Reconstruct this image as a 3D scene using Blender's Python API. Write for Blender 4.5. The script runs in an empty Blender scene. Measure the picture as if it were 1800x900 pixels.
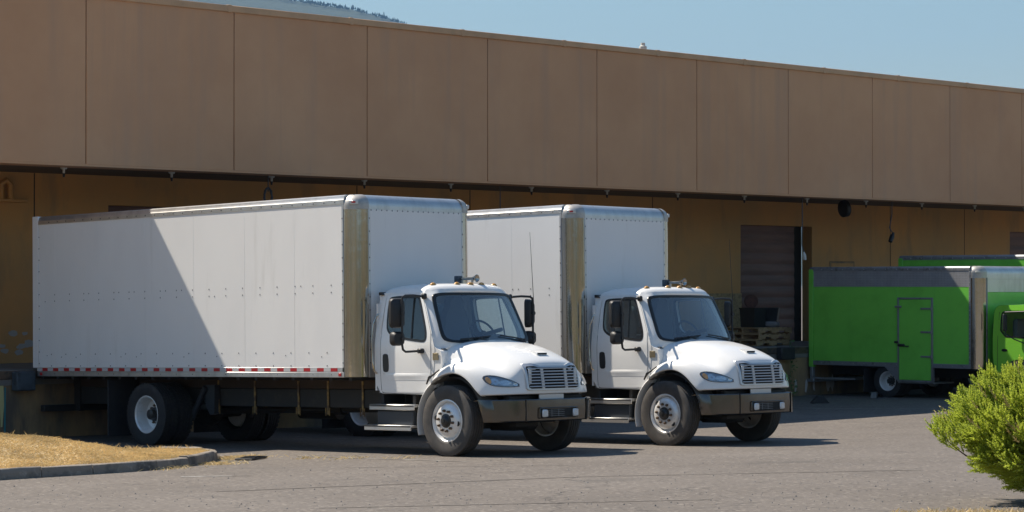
import bpy, bmesh, math, random
from mathutils import Vector, Matrix, noise
from mathutils.bvhtree import BVHTree
random.seed(7)
R = math.radians
scene = bpy.context.scene
col = scene.collection

# ------------------------------------------------------------------ camera
ZO = 2.4                                   # camera height; measured z are relative to it
cam_d = bpy.data.cameras.new('camera')
cam = bpy.data.objects.new('camera', cam_d); col.objects.link(cam)
cam_d.sensor_width = 36.0; cam_d.lens = 4316.4 / 1800 * 36
cam_d.clip_start = 0.5; cam_d.clip_end = 30000
YAW, PIT = R(43.969), R(0.6576)
fw = Vector((math.cos(YAW)*math.cos(PIT), math.sin(YAW)*math.cos(PIT), math.sin(PIT)))
cam.location = (0, 0, ZO)
cam.rotation_euler = fw.to_track_quat('-Z', 'Y').to_euler()
scene.camera = cam
scene.render.resolution_x = 1024; scene.render.resolution_y = 512

# ------------------------------------------------------------------ sky, sun, exposure
SUN = Vector((-0.285, 1.0, 1.2724)).normalized()          # towards the sun
elev = math.asin(SUN.z); azim = math.atan2(SUN.x, SUN.y)
w = bpy.data.worlds.new('World'); scene.world = w; w.use_nodes = True
nt = w.node_tree; nt.nodes.clear()
sky = nt.nodes.new('ShaderNodeTexSky'); sky.sky_type = 'NISHITA'; sky.sun_disc = False
sky.sun_elevation = elev; sky.sun_rotation = azim
sky.air_density = 1.7; sky.dust_density = 0.1; sky.ozone_density = 7.0; sky.altitude = 0
bg = nt.nodes.new('ShaderNodeBackground'); bg.inputs['Strength'].default_value = 0.055
wo = nt.nodes.new('ShaderNodeOutputWorld')
nt.links.new(sky.outputs[0], bg.inputs[0]); nt.links.new(bg.outputs[0], wo.inputs[0])
sl = bpy.data.lights.new('sun', 'SUN'); sl.energy = 4.2; sl.angle = R(0.53); sl.color = (1.0, 0.91, 0.78)
so = bpy.data.objects.new('sun', sl); col.objects.link(so)
so.location = (0, 0, 60); so.rotation_euler = SUN.to_track_quat('Z', 'Y').to_euler()
scene.view_settings.view_transform = 'Standard'; scene.view_settings.look = 'None'
scene.view_settings.gamma = 1.0; scene.view_settings.exposure = 0.93
scene.cycles.max_bounces = 8; scene.cycles.transparent_max_bounces = 12

# ------------------------------------------------------------------ helpers: materials
def mk(name, c, rough=0.6, metal=0.0, var=None, var2=None, bump=None, coat=0.0, spec=0.5, sub=None):
    """var = (scale, colour, lo, hi, (sx,sy,sz)) noise-mixed second colour; bump = (scale, strength, dist)"""
    m = bpy.data.materials.new(name); m.use_nodes = True
    n = m.node_tree.nodes; l = m.node_tree.links
    b = n['Principled BSDF']
    b.inputs['Base Color'].default_value = (*c, 1); b.inputs['Roughness'].default_value = rough
    b.inputs['Metallic'].default_value = metal; b.inputs['Coat Weight'].default_value = coat
    b.inputs['Coat Roughness'].default_value = 0.08; b.inputs['Specular IOR Level'].default_value = spec
    geo = None; last = None
    for k, v in enumerate((var, var2)):
        if not v: continue
        geo = geo or n.new('ShaderNodeNewGeometry')
        mp = n.new('ShaderNodeMapping'); l.new(geo.outputs['Position'], mp.inputs['Vector'])
        mp.inputs['Scale'].default_value = v[4] if len(v) > 4 else (1, 1, 1)
        mp.inputs['Location'].default_value = (k*13.1, k*7.7, k*3.3)
        t = n.new('ShaderNodeTexNoise'); t.inputs['Scale'].default_value = v[0]; t.inputs['Detail'].default_value = 7
        t.inputs['Roughness'].default_value = 0.62
        l.new(mp.outputs[0], t.inputs['Vector'])
        rp = n.new('ShaderNodeMapRange'); rp.inputs['From Min'].default_value = v[2]; rp.inputs['From Max'].default_value = v[3]
        l.new(t.outputs['Fac'], rp.inputs['Value'])
        mx = n.new('ShaderNodeMix'); mx.data_type = 'RGBA'
        l.new(rp.outputs[0], mx.inputs['Factor'])
        if last is None: mx.inputs['A'].default_value = (*c, 1)
        else: l.new(last, mx.inputs['A'])
        mx.inputs['B'].default_value = (*v[1], 1)
        last = mx.outputs['Result']
    if last is not None: l.new(last, b.inputs['Base Color'])
    if bump:
        geo = geo or n.new('ShaderNodeNewGeometry')
        t = n.new('ShaderNodeTexNoise'); t.inputs['Scale'].default_value = bump[0]; t.inputs['Detail'].default_value = 5
        l.new(geo.outputs['Position'], t.inputs['Vector'])
        bp = n.new('ShaderNodeBump'); bp.inputs['Strength'].default_value = bump[1]; bp.inputs['Distance'].default_value = bump[2]
        l.new(t.outputs['Fac'], bp.inputs['Height']); l.new(bp.outputs[0], b.inputs['Normal'])
    return m

def mk_glass(name, tint, ior=1.5):
    m = bpy.data.materials.new(name); m.use_nodes = True
    n = m.node_tree.nodes; l = m.node_tree.links; n.clear()
    o = n.new('ShaderNodeOutputMaterial'); mx = n.new('ShaderNodeMixShader')
    tr = n.new('ShaderNodeBsdfTransparent'); tr.inputs[0].default_value = (*tint, 1)
    gl = n.new('ShaderNodeBsdfGlossy'); gl.inputs['Roughness'].default_value = 0.02
    gl.inputs['Color'].default_value = (1, 1, 1, 1)
    lw = n.new('ShaderNodeLayerWeight'); lw.inputs['Blend'].default_value = .5
    pw = n.new('ShaderNodeMath'); pw.operation = 'POWER'; l.new(lw.outputs['Facing'], pw.inputs[0]); pw.inputs[1].default_value = 4.0
    r0 = 2*((ior-1)/(ior+1))**2
    fr = n.new('ShaderNodeMath'); fr.operation = 'MULTIPLY_ADD'; l.new(pw.outputs[0], fr.inputs[0]); fr.inputs[1].default_value = 1-r0; fr.inputs[2].default_value = r0
    l.new(fr.outputs[0], mx.inputs[0]); l.new(tr.outputs[0], mx.inputs[1]); l.new(gl.outputs[0], mx.inputs[2])
    l.new(mx.outputs[0], o.inputs[0])
    return m

# ------------------------------------------------------------------ helpers: meshes
class MB:
    def __init__(s): s.v = []; s.f = []
    def add(s, v, f):
        o = len(s.v); s.v += [tuple(p) for p in v]; s.f += [tuple(i+o for i in q) for q in f]; return s
    def box(s, x0, x1, y0, y1, z0, z1, b=0.0):
        lo = (min(x0, x1), min(y0, y1), min(z0, z1)); hi = (max(x0, x1), max(y0, y1), max(z0, z1))
        if b <= 0:
            v = [(a, c, d) for a in (lo[0], hi[0]) for c in (lo[1], hi[1]) for d in (lo[2], hi[2])]
            return s.add(v, [(0, 1, 3, 2), (4, 6, 7, 5), (0, 4, 5, 1), (2, 3, 7, 6), (0, 2, 6, 4), (1, 5, 7, 3)])
        b = min(b, *[(hi[i]-lo[i])*0.45 for i in range(3)])
        V = []; ix = {}
        for sx in (0, 1):
            for sy in (0, 1):
                for sz in (0, 1):
                    sg = (sx, sy, sz)
                    for a in range(3):
                        p = [hi[i] if sg[i] else lo[i] for i in range(3)]
                        for i in range(3):
                            if i != a: p[i] += -b if sg[i] else b
                        ix[(sg, a)] = len(V); V.append(p)
        F = []
        for a in range(3):
            o1, o2 = [i for i in range(3) if i != a]
            for sa in (0, 1):
                q = []
                for t1, t2 in ((0, 0), (1, 0), (1, 1), (0, 1)):
                    g = [0, 0, 0]; g[a] = sa; g[o1] = t1; g[o2] = t2; q.append(ix[(tuple(g), a)])
                F.append(q)
            for t1 in (0, 1):
                for t2 in (0, 1):
                    g0 = [0, 0, 0]; g0[o1] = t1; g0[o2] = t2; g1 = list(g0); g1[a] = 1
                    g0 = tuple(g0); g1 = tuple(g1)
                    F.append((ix[(g0, o1)], ix[(g1, o1)], ix[(g1, o2)], ix[(g0, o2)]))
        for g in [(x, y, z) for x in (0, 1) for y in (0, 1) for z in (0, 1)]:
            F.append((ix[(g, 0)], ix[(g, 1)], ix[(g, 2)]))
        return s.add(V, F)
    def tube(s, pts, r, n=8, caps=True):
        pts = [Vector(p) for p in pts]; N = len(pts); rr = r if isinstance(r, (list, tuple)) else [r]*N
        t = (pts[1]-pts[0]).normalized(); u = t.orthogonal().normalized(); V = []; F = []
        for i, p in enumerate(pts):
            a = pts[max(i-1, 0)]; c = pts[min(i+1, N-1)]; t = (c-a).normalized()
            u = (u - t*u.dot(t)).normalized(); w_ = t.cross(u)
            for k in range(n):
                an = 2*math.pi*k/n; V.append(p + (u*math.cos(an)+w_*math.sin(an))*rr[i])
        for i in range(N-1):
            for k in range(n): F.append((i*n+k, i*n+(k+1) % n, (i+1)*n+(k+1) % n, (i+1)*n+k))
        if caps: F.append(tuple(range(n))); F.append(tuple((N-1)*n+k for k in range(n)))
        return s.add(V, F)
    def lathe(s, prof, c=(0, 0, 0), n=48, axis='x', closed=False, phase=0.0):
        V = []; F = []; m = len(prof)
        for k in range(n):
            an = 2*math.pi*k/n + phase; ca, sa = math.cos(an), math.sin(an)
            for a, r in prof:
                if axis == 'x': V.append((c[0]+a, c[1]+r*ca, c[2]+r*sa))
                elif axis == 'y': V.append((c[0]+r*ca, c[1]+a, c[2]+r*sa))
                else: V.append((c[0]+r*ca, c[1]+r*sa, c[2]+a))
        for k in range(n):
            k2 = (k+1) % n
            for i in range(m if closed else m-1):
                j = (i+1) % m; F.append((k*m+i, k*m+j, k2*m+j, k2*m+i))
        return s.add(V, F)
    def prism(s, poly, axis, a0, a1):
        n = len(poly); V = []
        for a in (a0, a1):
            for p, q in poly: V.append({'x': (a, p, q), 'y': (p, a, q), 'z': (p, q, a)}[axis])
        F = [tuple(range(n)), tuple(range(n, 2*n))] + [(i, (i+1) % n, n+(i+1) % n, n+i) for i in range(n)]
        return s.add(V, F)
    def grid(s, rows, close_u=False):
        n = len(rows[0]); V = [p for r_ in rows for p in r_]; F = []
        for i in range(len(rows)-1):
            for k in range(n if close_u else n-1):
                k2 = (k+1) % n; F.append((i*n+k, i*n+k2, (i+1)*n+k2, (i+1)*n+k))
        return s.add(V, F)
    def ring(s, inner, outer, nr=3, fn=None):
        rows = []
        for i in range(nr+1):
            t = i/nr; rows.append([tuple(Vector(a).lerp(Vector(b), t)) for a, b in zip(inner, outer)])
        if fn: rows = [[fn(p) for p in r_] for r_ in rows]
        return s.grid(rows, True)

def to_mesh(name, mb, mat, smooth=38, weld=False, recalc=True):
    me = bpy.data.meshes.new(name); me.from_pydata(mb.v, [], mb.f)
    if recalc or weld:
        bm = bmesh.new(); bm.from_mesh(me)
        if weld: bmesh.ops.remove_doubles(bm, verts=bm.verts, dist=1e-4)
        bmesh.ops.recalc_face_normals(bm, faces=bm.faces); bm.to_mesh(me); bm.free()
    if mat: me.materials.append(mat)
    if smooth:
        me.shade_smooth()
        me.set_sharp_from_angle(angle=R(smooth))
    return me
def link(name, me, parent=None, loc=None, rot=None):
    o = bpy.data.objects.new(name, me); col.objects.link(o)
    if parent: o.parent = parent
    if loc: o.location = loc
    if rot: o.rotation_euler = rot
    return o
def part(name, mb, mat, parent=None, smooth=38, **k):
    return link(name, to_mesh(name, mb, mat, smooth, **k), parent)
def empty(name, loc=(0, 0, 0), rot=(0, 0, 0)):
    o = bpy.data.objects.new(name, None); col.objects.link(o); o.location = loc; o.rotation_euler = rot
    o.empty_display_size = 0.2; return o
def tag(o, label, cat, group=None):
    o['label'] = label; o['category'] = cat
    if group: o['group'] = group
    return o
def lab(o, label): o['label'] = label; return o
def struct(o): o['kind'] = 'structure'; return o
def stuff(o): o['kind'] = 'stuff'; return o
def copy_tree(o, parent=None):
    c = o.copy(); col.objects.link(c); c.parent = parent
    for ch in [x for x in o.children]: copy_tree(ch, c)
    return c
def subsurf(me, lv=2):
    o = bpy.data.objects.new('t', me); col.objects.link(o)
    md = o.modifiers.new('s', 'SUBSURF'); md.levels = lv; md.render_levels = lv
    dg = bpy.context.evaluated_depsgraph_get(); dg.update()
    m2 = bpy.data.meshes.new_from_object(o.evaluated_get(dg), depsgraph=dg)
    bpy.data.objects.remove(o); return m2
def chaikin(p, it=2, closed=True):
    for _ in range(it):
        q = []; n = len(p)
        for i in range(n if closed else n-1):
            a = Vector(p[i]); b = Vector(p[(i+1) % n]); q += [a.lerp(b, .25), a.lerp(b, .75)]
        p = q
    return [tuple(a) for a in p]
def polar(poly, c, N):
    """sample a star-shaped closed outline (2-D + attributes) at N angles about c"""
    out = []; n = len(poly)
    for k in range(N):
        an = 2*math.pi*k/N; d = (math.cos(an), math.sin(an)); best = None
        for i in range(n):
            a = poly[i]; b = poly[(i+1) % n]
            ax, ay = a[0]-c[0], a[1]-c[1]; ex, ey = b[0]-a[0], b[1]-a[1]
            den = d[0]*ey - d[1]*ex
            if abs(den) < 1e-12: continue
            t = (ax*ey - ay*ex)/den; u = (ax*d[1]-ay*d[0])/den
            if t > 0 and -1e-9 <= u <= 1+1e-9 and (best is None or t > best[0]): best = (t, u, a, b)
        t, u, a, b = best
        out.append(tuple(a[j]+(b[j]-a[j])*u for j in range(len(a))))
    return out
def grow(poly, d):
    n = len(poly); A = sum(poly[i][0]*poly[(i+1) % n][1]-poly[(i+1) % n][0]*poly[i][1] for i in range(n)); sg = 1 if A > 0 else -1
    out = []
    for i in range(n):
        p0, p1, p2 = (Vector(poly[j][:2]) for j in (i-1, i, (i+1) % n))
        a = (p1-p0).normalized(); b = (p2-p1).normalized()
        nn = Vector((a.y, -a.x)) + Vector((b.y, -b.x)); nn = nn.normalized()*sg
        out.append((p1.x+nn.x*d, p1.y+nn.y*d))
    return out
def smooth01(t): t = max(0., min(1., t)); return t*t*(3-2*t)
def lerp_tab(tab, x):
    if x <= tab[0][0]: return tab[0][1]
    for (a, b), (c, d) in zip(tab, tab[1:]):
        if x <= c: return b+(d-b)*smooth01((x-a)/(c-a)) if False else b+(d-b)*(x-a)/(c-a)
    return tab[-1][1]

# ------------------------------------------------------------------ the lot
GY = [(5, -2.14), (15, -2.152), (24.165, -2.397), (28, -2.487), (31, -2.545), (34, -2.565), (60, -2.6)]
GX = [(10, 0.06), (25.05, 0.0), (29.37, -0.057), (36, -0.10), (41, -0.09), (45, 0.03), (60, 0.03)]
def gh(x, y): return lerp_tab(GY, y)+lerp_tab(GX, x)+ZO
def mk_asphalt():
    m = bpy.data.materials.new('asphalt'); m.use_nodes = True
    n = m.node_tree.nodes; l = m.node_tree.links; b = n['Principled BSDF']
    geo = n.new('ShaderNodeNewGeometry')
    def noi(scale, det=4, ro=.6, mapscale=(1, 1, 1), rot=0):
        mp = n.new('ShaderNodeMapping'); mp.inputs['Scale'].default_value = mapscale; mp.inputs['Rotation'].default_value = (0, 0, rot)
        l.new(geo.outputs['Position'], mp.inputs['Vector'])
        t = n.new('ShaderNodeTexNoise'); t.inputs['Scale'].default_value = scale; t.inputs['Detail'].default_value = det; t.inputs['Roughness'].default_value = ro
        l.new(mp.outputs[0], t.inputs['Vector']); return t.outputs['Fac']
    def rng(fac, a, b_, c=0., d=1.):
        r = n.new('ShaderNodeMapRange'); r.inputs['From Min'].default_value = a; r.inputs['From Max'].default_value = b_
        r.inputs['To Min'].default_value = c; r.inputs['To Max'].default_value = d
        l.new(fac, r.inputs['Value']); return r.outputs[0]
    def mix(fac, A, B):
        x = n.new('ShaderNodeMix'); x.data_type = 'RGBA'; l.new(fac, x.inputs['Factor'])
        for s_, v in (('A', A), ('B', B)):
            if isinstance(v, tuple): x.inputs[s_].default_value = (*v, 1)
            else: l.new(v, x.inputs[s_])
        return x.outputs['Result']
    big = mix(rng(noi(.35, 5, .6), .35, .65), (.135, .115, .098), (.168, .145, .125))
    streak = mix(rng(noi(.9, 6, .65, (.35, 2.2, 1), R(-44)), .52, .74, 0, .55), big, (.112, .099, .088))
    pale = mix(rng(noi(.55, 6, .7, (.3, 1.6, 1), R(8)), .60, .78, 0, .5), streak, (.205, .18, .155))
    fine = mix(rng(noi(34, 4, .75), .40, .72, 0, .7), pale, (.104, .09, .078))
    vor = n.new('ShaderNodeTexVoronoi'); vor.inputs['Scale'].default_value = 26; l.new(geo.outputs['Position'], vor.inputs['Vector'])
    sep = n.new('ShaderNodeSeparateColor'); l.new(vor.outputs['Color'], sep.inputs[0])
    sp = mix(rng(sep.outputs[0], .90, .94, 0, .6), fine, (.27, .235, .20))
    oil = mix(rng(noi(.55, 5, .65), .60, .68, 0, .42), sp, (.075, .068, .062))
    sp2 = mix(rng(sep.outputs[1], .92, .96, 0, .6), oil, (.045, .04, .036))
    v2 = n.new('ShaderNodeTexVoronoi'); v2.feature = 'DISTANCE_TO_EDGE'; v2.inputs['Scale'].default_value = .17
    mpw = n.new('ShaderNodeMapping'); l.new(geo.outputs['Position'], mpw.inputs['Vector'])
    nz = n.new('ShaderNodeTexNoise'); nz.inputs['Scale'].default_value = .8; nz.inputs['Detail'].default_value = 6; l.new(geo.outputs['Position'], nz.inputs['Vector'])
    vm = n.new('ShaderNodeVectorMath'); vm.operation = 'MULTIPLY_ADD'; l.new(nz.outputs['Color'], vm.inputs[0]); vm.inputs[1].default_value = (2.5, 2.5, 0); l.new(geo.outputs['Position'], vm.inputs[2])
    l.new(vm.outputs[0], v2.inputs['Vector'])
    crack = mix(rng(v2.outputs['Distance'], .001, .003, .45, 0), sp2, (.03, .028, .026))
    l.new(crack, b.inputs['Base Color']); b.inputs['Roughness'].default_value = .88; b.inputs['Specular IOR Level'].default_value = .35
    bp = n.new('ShaderNodeBump'); bp.inputs['Strength'].default_value = .55; bp.inputs['Distance'].default_value = .006
    l.new(noi(55, 4, .75), bp.inputs['Height']); l.new(bp.outputs[0], b.inputs['Normal'])
    return m

# materials ----------------------------------------------------------------
M = {}
M['asphalt'] = mk_asphalt()
M['fascia'] = mk('fascia_stucco', (.66, .375, .21), .9, var=(.5, (.59, .325, .18), .36, .66), var2=(1.4, (.53, .325, .205), .5, .78, (1.6, 1, .10)), bump=(45, .25, .004), spec=.25)
M['coping'] = mk('coping_metal', (.62, .37, .20), .6, var=(2, (.50, .31, .17), .4, .7))
M['groove'] = mk('joint_shadow_gap', (.06, .045, .035), .9)
M['backwall'] = mk('ochre_wall', (.64, .33, .115), .85, var=(.5, (.46, .29, .13), .4, .75), var2=(1.6, (.34, .23, .12), .52, .8, (1, 1, .3)), bump=(30, .2, .004))
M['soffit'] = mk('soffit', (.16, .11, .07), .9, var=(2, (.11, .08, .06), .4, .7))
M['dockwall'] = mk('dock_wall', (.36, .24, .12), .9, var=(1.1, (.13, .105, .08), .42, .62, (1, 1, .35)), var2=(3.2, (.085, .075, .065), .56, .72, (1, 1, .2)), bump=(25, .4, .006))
M['platform'] = mk('dock_concrete', (.20, .19, .175), .85, var=(1.5, (.13, .125, .12), .4, .7), bump=(30, .3, .004))
M['steel_edge'] = mk('dock_edge_steel', (.17, .12, .085), .6, .5, var=(6, (.07, .06, .055), .45, .6))
M['rollup'] = mk('brown_rollup_door', (.17, .078, .06), .5, var=(2.5, (.11, .052, .043), .42, .62, (.4, 1, 3)))
M['rollup_dark'] = mk('dark_opening', (.02, .017, .015), .8)
M['lampwhite'] = mk('lamp_white', (.6, .58, .52), .5)
M['black'] = mk('black_plastic', (.018, .018, .019), .5)
M['rubber'] = mk('rubber', (.024, .024, .026), .72, var=(9, (.036, .034, .032), .45, .7), bump=(120, .15, .002))
M['tyre_front'] = mk('tyre_rubber_dusty', (.055, .05, .046), .72, var=(7, (.085, .075, .066), .42, .68), bump=(120, .15, .002))
M['white'] = mk('white_paint', (.80, .79, .765), .32, var=(2.2, (.755, .74, .71), .5, .8), coat=.5)
M['boxwhite'] = mk('white_box_skin', (.80, .79, .77), .42, var=(1.2, (.755, .745, .73), .45, .75, (1, 1, .35)), var2=(4.5, (.68, .665, .635), .60, .82, (1, 1, .12)), bump=(1.6, .10, .012), spec=.45)
M['alu'] = mk('aluminium', (.62, .61, .59), .38, .85, var=(5, (.5, .49, .47), .45, .7, (1, 1, .3)))
M['alu_pol'] = mk('polished_aluminium', (.54, .505, .45), .13, 1.0, var=(5, (.40, .37, .33), .42, .62, (1, 1, .08)), bump=(6, .12, .012))
M['casting'] = mk('corner_casting', (.50, .47, .43), .5, .6, var=(8, (.38, .36, .33), .45, .7))
M['chrome_dark'] = mk('dark_chrome', (.15, .142, .133), .2, 1.0, var=(6, (.125, .118, .11), .45, .7), bump=(7, .05, .01))
M['rim'] = mk('white_rim', (.78, .78, .77), .35, .25, var=(9, (.62, .60, .57), .5, .75))
M['rim_alu'] = mk('aluminium_rim', (.78, .77, .75), .34, .35, var=(9, (.62, .59, .55), .5, .75))
M['nut'] = mk('lug_nut', (.17, .11, .065), .6, .2, var=(30, (.10, .06, .035), .4, .6))
M['hub'] = mk('hub_black', (.03, .03, .03), .35)
M['frame'] = mk('chassis_black', (.022, .021, .02), .6, var=(5, (.05, .04, .03), .55, .75))
M['sill'] = mk('wood_sill', (.045, .03, .02), .8)
M['strap'] = mk('rusty_strap', (.36, .25, .09), .6, .3, var=(9, (.12, .08, .05), .4, .6))
M['gasket'] = mk('gasket_black', (.012, .012, .013), .35)
M['glass'] = mk_glass('window_glass', (.62, .70, .70))
M['wsglass'] = mk_glass('windshield_glass', (.66, .78, .80), 1.95)
M['interior'] = mk('cab_interior', (.12, .125, .13), .8)
M['seat'] = mk('seat_cloth', (.20, .20, .21), .9)
M['dash'] = mk('dashboard', (.10, .105, .11), .6)
M['amber'] = mk('amber_lens', (.52, .27, .06), .25, coat=.5)
M['red'] = mk('red_lens', (.45, .012, .014), .3, coat=.4)
M['redtape'] = mk('red_tape', (.42, .015, .018), .45)
M['whitetape'] = mk('silver_tape', (.52, .52, .52), .5)
M['hl_refl'] = mk('headlight_reflector', (.70, .70, .70), .16, 1.0, bump=(38, .5, .02))
M['hl_chrome'] = mk('headlight_chrome', (.36, .365, .37), .22, .9, bump=(22, .6, .03))
M['fog'] = mk('fog_lens', (.78, .80, .82), .15, coat=.6)
M['hl_house'] = mk('headlight_housing', (.05, .052, .056), .3)
M['hl_lens'] = mk_glass('headlight_lens', (.93, .95, .96))
M['grille'] = mk('grille_silver', (.56, .57, .58), .3, .5)
M['screen'] = mk('radiator_dark', (.012, .012, .012), .8)
M['mirror'] = mk('mirror_glass', (.85, .87, .88), .03, 1.0)
M['tread'] = mk('step_tread_aluminium', (.55, .54, .52), .4, .8, bump=(90, .6, .004))
M['step_dark'] = mk('battery_box_blue_black', (.035, .042, .052), .4)
M['badge'] = mk('badge', (.30, .25, .16), .4, .6)
M['green'] = mk('green_paint', (.19, .64, .08), .36, var=(1.3, (.14, .50, .055), .45, .75), coat=.4)
M['green_cab'] = mk('green_cab_paint', (.22, .60, .05), .32, coat=.6)
M['green_sunlit'] = mk('sunlit_green_paint', (.50, .62, .04), .35, coat=.5)  # sunlight on the green cab put into the colour; unused
M['perf'] = mk('perforated_grey', (.36, .36, .37), .5, .25, var=(3, (.28, .28, .29), .4, .7))
M['perf_hole'] = mk('perforation', (.20, .20, .205), .6)
M['greyframe'] = mk('door_frame_grey', (.27, .28, .295), .5, .5, var=(8, (.16, .15, .145), .52, .7))
M['soot'] = mk('soot', (.04, .04, .042), .8)
M['wood'] = mk('pallet_wood', (.42, .29, .15), .85, var=(7, (.26, .18, .10), .4, .7, (1, 1, 4)))
M['osb'] = mk('chipboard', (.45, .32, .16), .85, var=(14, (.28, .19, .09), .45, .6))
M['kerb'] = mk('kerb_concrete', (.24, .205, .17), .9, var=(3, (.10, .088, .076), .47, .62), var2=(12, (.34, .30, .25), .58, .7), bump=(30, .6, .008))
M['soil'] = mk('dry_turf', (.62, .47, .26), .95, var=(1.3, (.34, .25, .14), .46, .66), var2=(11, (.70, .55, .32), .45, .7), bump=(22, .8, .03))
M['straw'] = mk('dry_grass_blades', (.70, .54, .30), .8, var=(1.3, (.42, .31, .17), .46, .66), var2=(18, (.80, .68, .44), .5, .75))
M['juniper'] = mk('juniper_foliage', (.40, .47, .055), .6, var=(3.2, (.15, .24, .035), .45, .60), var2=(26, (.56, .58, .12), .5, .75))
def leafy(m, tcol, f):
    n = m.node_tree.nodes; l = m.node_tree.links; b = n['Principled BSDF']; o = n['Material Output']
    t = n.new('ShaderNodeBsdfTranslucent'); t.inputs[0].default_value = (*tcol, 1); x = n.new('ShaderNodeMixShader'); x.inputs[0].default_value = f
    l.new(b.outputs[0], x.inputs[1]); l.new(t.outputs[0], x.inputs[2]); l.new(x.outputs[0], o.inputs[0])
leafy(M['juniper'], (.58, .66, .09), .5); leafy(M['straw'], (.60, .44, .18), .3)
M['juniper_tip'] = mk('juniper_pale_tips', (.50, .40, .16), .7)
M['bark'] = mk('bark', (.11, .065, .045), .9, var=(20, (.05, .03, .022), .4, .65), bump=(40, .6, .01))
M['ivy'] = mk('climber_leaf', (.06, .13, .03), .6)
M['hill'] = mk('forest_hill', (.025, .04, .02), .95, var=(.02, (.04, .055, .028), .4, .7), bump=(.05, .8, 8))
M['conifer'] = mk('conifer', (.03, .05, .025), .95)
M['linepaint'] = mk('faded_line_paint', (.25, .235, .21), .8, var=(4, (.15, .13, .112), .42, .55))
M['whitemark'] = mk('white_scuff', (.40, .385, .36), .8, var=(3.5, (.15, .13, .112), .44, .54))
M['debris'] = mk('grey_rubble', (.16, .155, .15), .9, bump=(40, .5, .01))
M['bumper_blue'] = mk('faded_dock_bumper', (.06, .085, .11), .7, var=(6, (.03, .035, .04), .45, .7))
M['teal'] = mk('teal_paint_run', (.04, .22, .25), .6)
M['yellow'] = mk('pale_yellow_paint', (.55, .52, .25), .7)
M['flake'] = mk('bare_plaster', (.46, .43, .40), .85)
M['bin'] = mk('black_bin', (.02, .021, .022), .42)
M['rust'] = mk('rusty_drum', (.10, .035, .022), .7, var=(14, (.05, .02, .015), .4, .65))
M['cable'] = mk('cable', (.06, .065, .075), .5)

# ground -------------------------------------------------------------------
def axis_vals(a, b, step, far):
    v = []; x = a
    while x <= b: v.append(x); x += step
    for f in (20, 60, 200, 800, far): v = [a-f]+v+[b+f]
    return v
gxv = axis_vals(6, 62, 1.0, 9000); gyv = axis_vals(5, 40, .75, 9000)
mb = MB().grid([[(x, y, gh(x, y)) for x in gxv] for y in gyv])
struct(part('ground', mb, M['asphalt'], smooth=60))

# ------------------------------------------------------------------ warehouse
YF, YW, YD = 33.98, 37.107, 34.08
ZB, ZT, ZTOP = 2.0227+ZO, 4.8607+ZO, 4.99+ZO
X0, PW = 24.8556, 3.22652
XL, XR = X0-2*PW, X0+12*PW
bld = empty('warehouse', (XL, YF, gh(36, 34)))
tag(bld, 'long tan warehouse with panelled overhang above a shaded loading dock', 'warehouse')
def bpart(name, mb, mat, parent=None, smooth=38):
    p = parent or bld
    o = part(name, mb, mat, p, smooth)
    o.matrix_parent_inverse = Matrix.Translation(-Vector(bld.location)) if p is bld else Matrix.Identity(4)
    return o
def bsub(name, mb, mat, parent, smooth=38): return part(name, mb, mat, parent, smooth)
pm = MB().box(.008, PW-.008, 0, .14, ZB, ZT, .008); pme = to_mesh('fascia_panel', pm, M['fascia'])
for i in range(-2, 12):
    o = link('fascia_panel', pme, bld); o.matrix_parent_inverse = Matrix.Translation(-Vector(bld.location)); o.location = (X0+i*PW, YF, 0)
bpart('joint_backing', MB().box(XL, XR, YF+.03, YF+.6, ZB+.02, ZT+.05), M['groove'])
bpart('fascia_base', MB().box(XL, XR, YF+.005, YF+.62, ZB-.03, ZB+.012), M['fascia'])
cm = MB().box(.004, 3.05-.004, -.035, .45, ZT-.012, ZTOP-.02, .012); cme = to_mesh('coping', cm, M['coping'])
cj = MB().box(-.05, .05, -.042, .46, ZT-.02, ZTOP-.012, .008); cjm = to_mesh('coping_clip', cj, M['coping'])
cx = 27.95-3.0*2.93
while cx < XR-2:
    for nm, me_, dx in (('coping', cme, 0), ('coping_clip', cjm, 0)):
        o = link(nm, me_, bld); o.matrix_parent_inverse = Matrix.Translation(-Vector(bld.location)); o.location = (cx, YF, 0); o.scale = (2.93/3.05, 1, 1) if nm == 'coping' else (1, 1, 1)
    cx += 2.93
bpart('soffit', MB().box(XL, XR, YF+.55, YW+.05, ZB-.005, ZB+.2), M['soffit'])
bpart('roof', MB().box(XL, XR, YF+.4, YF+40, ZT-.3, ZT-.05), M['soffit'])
ZP = -1.42+ZO
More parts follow.
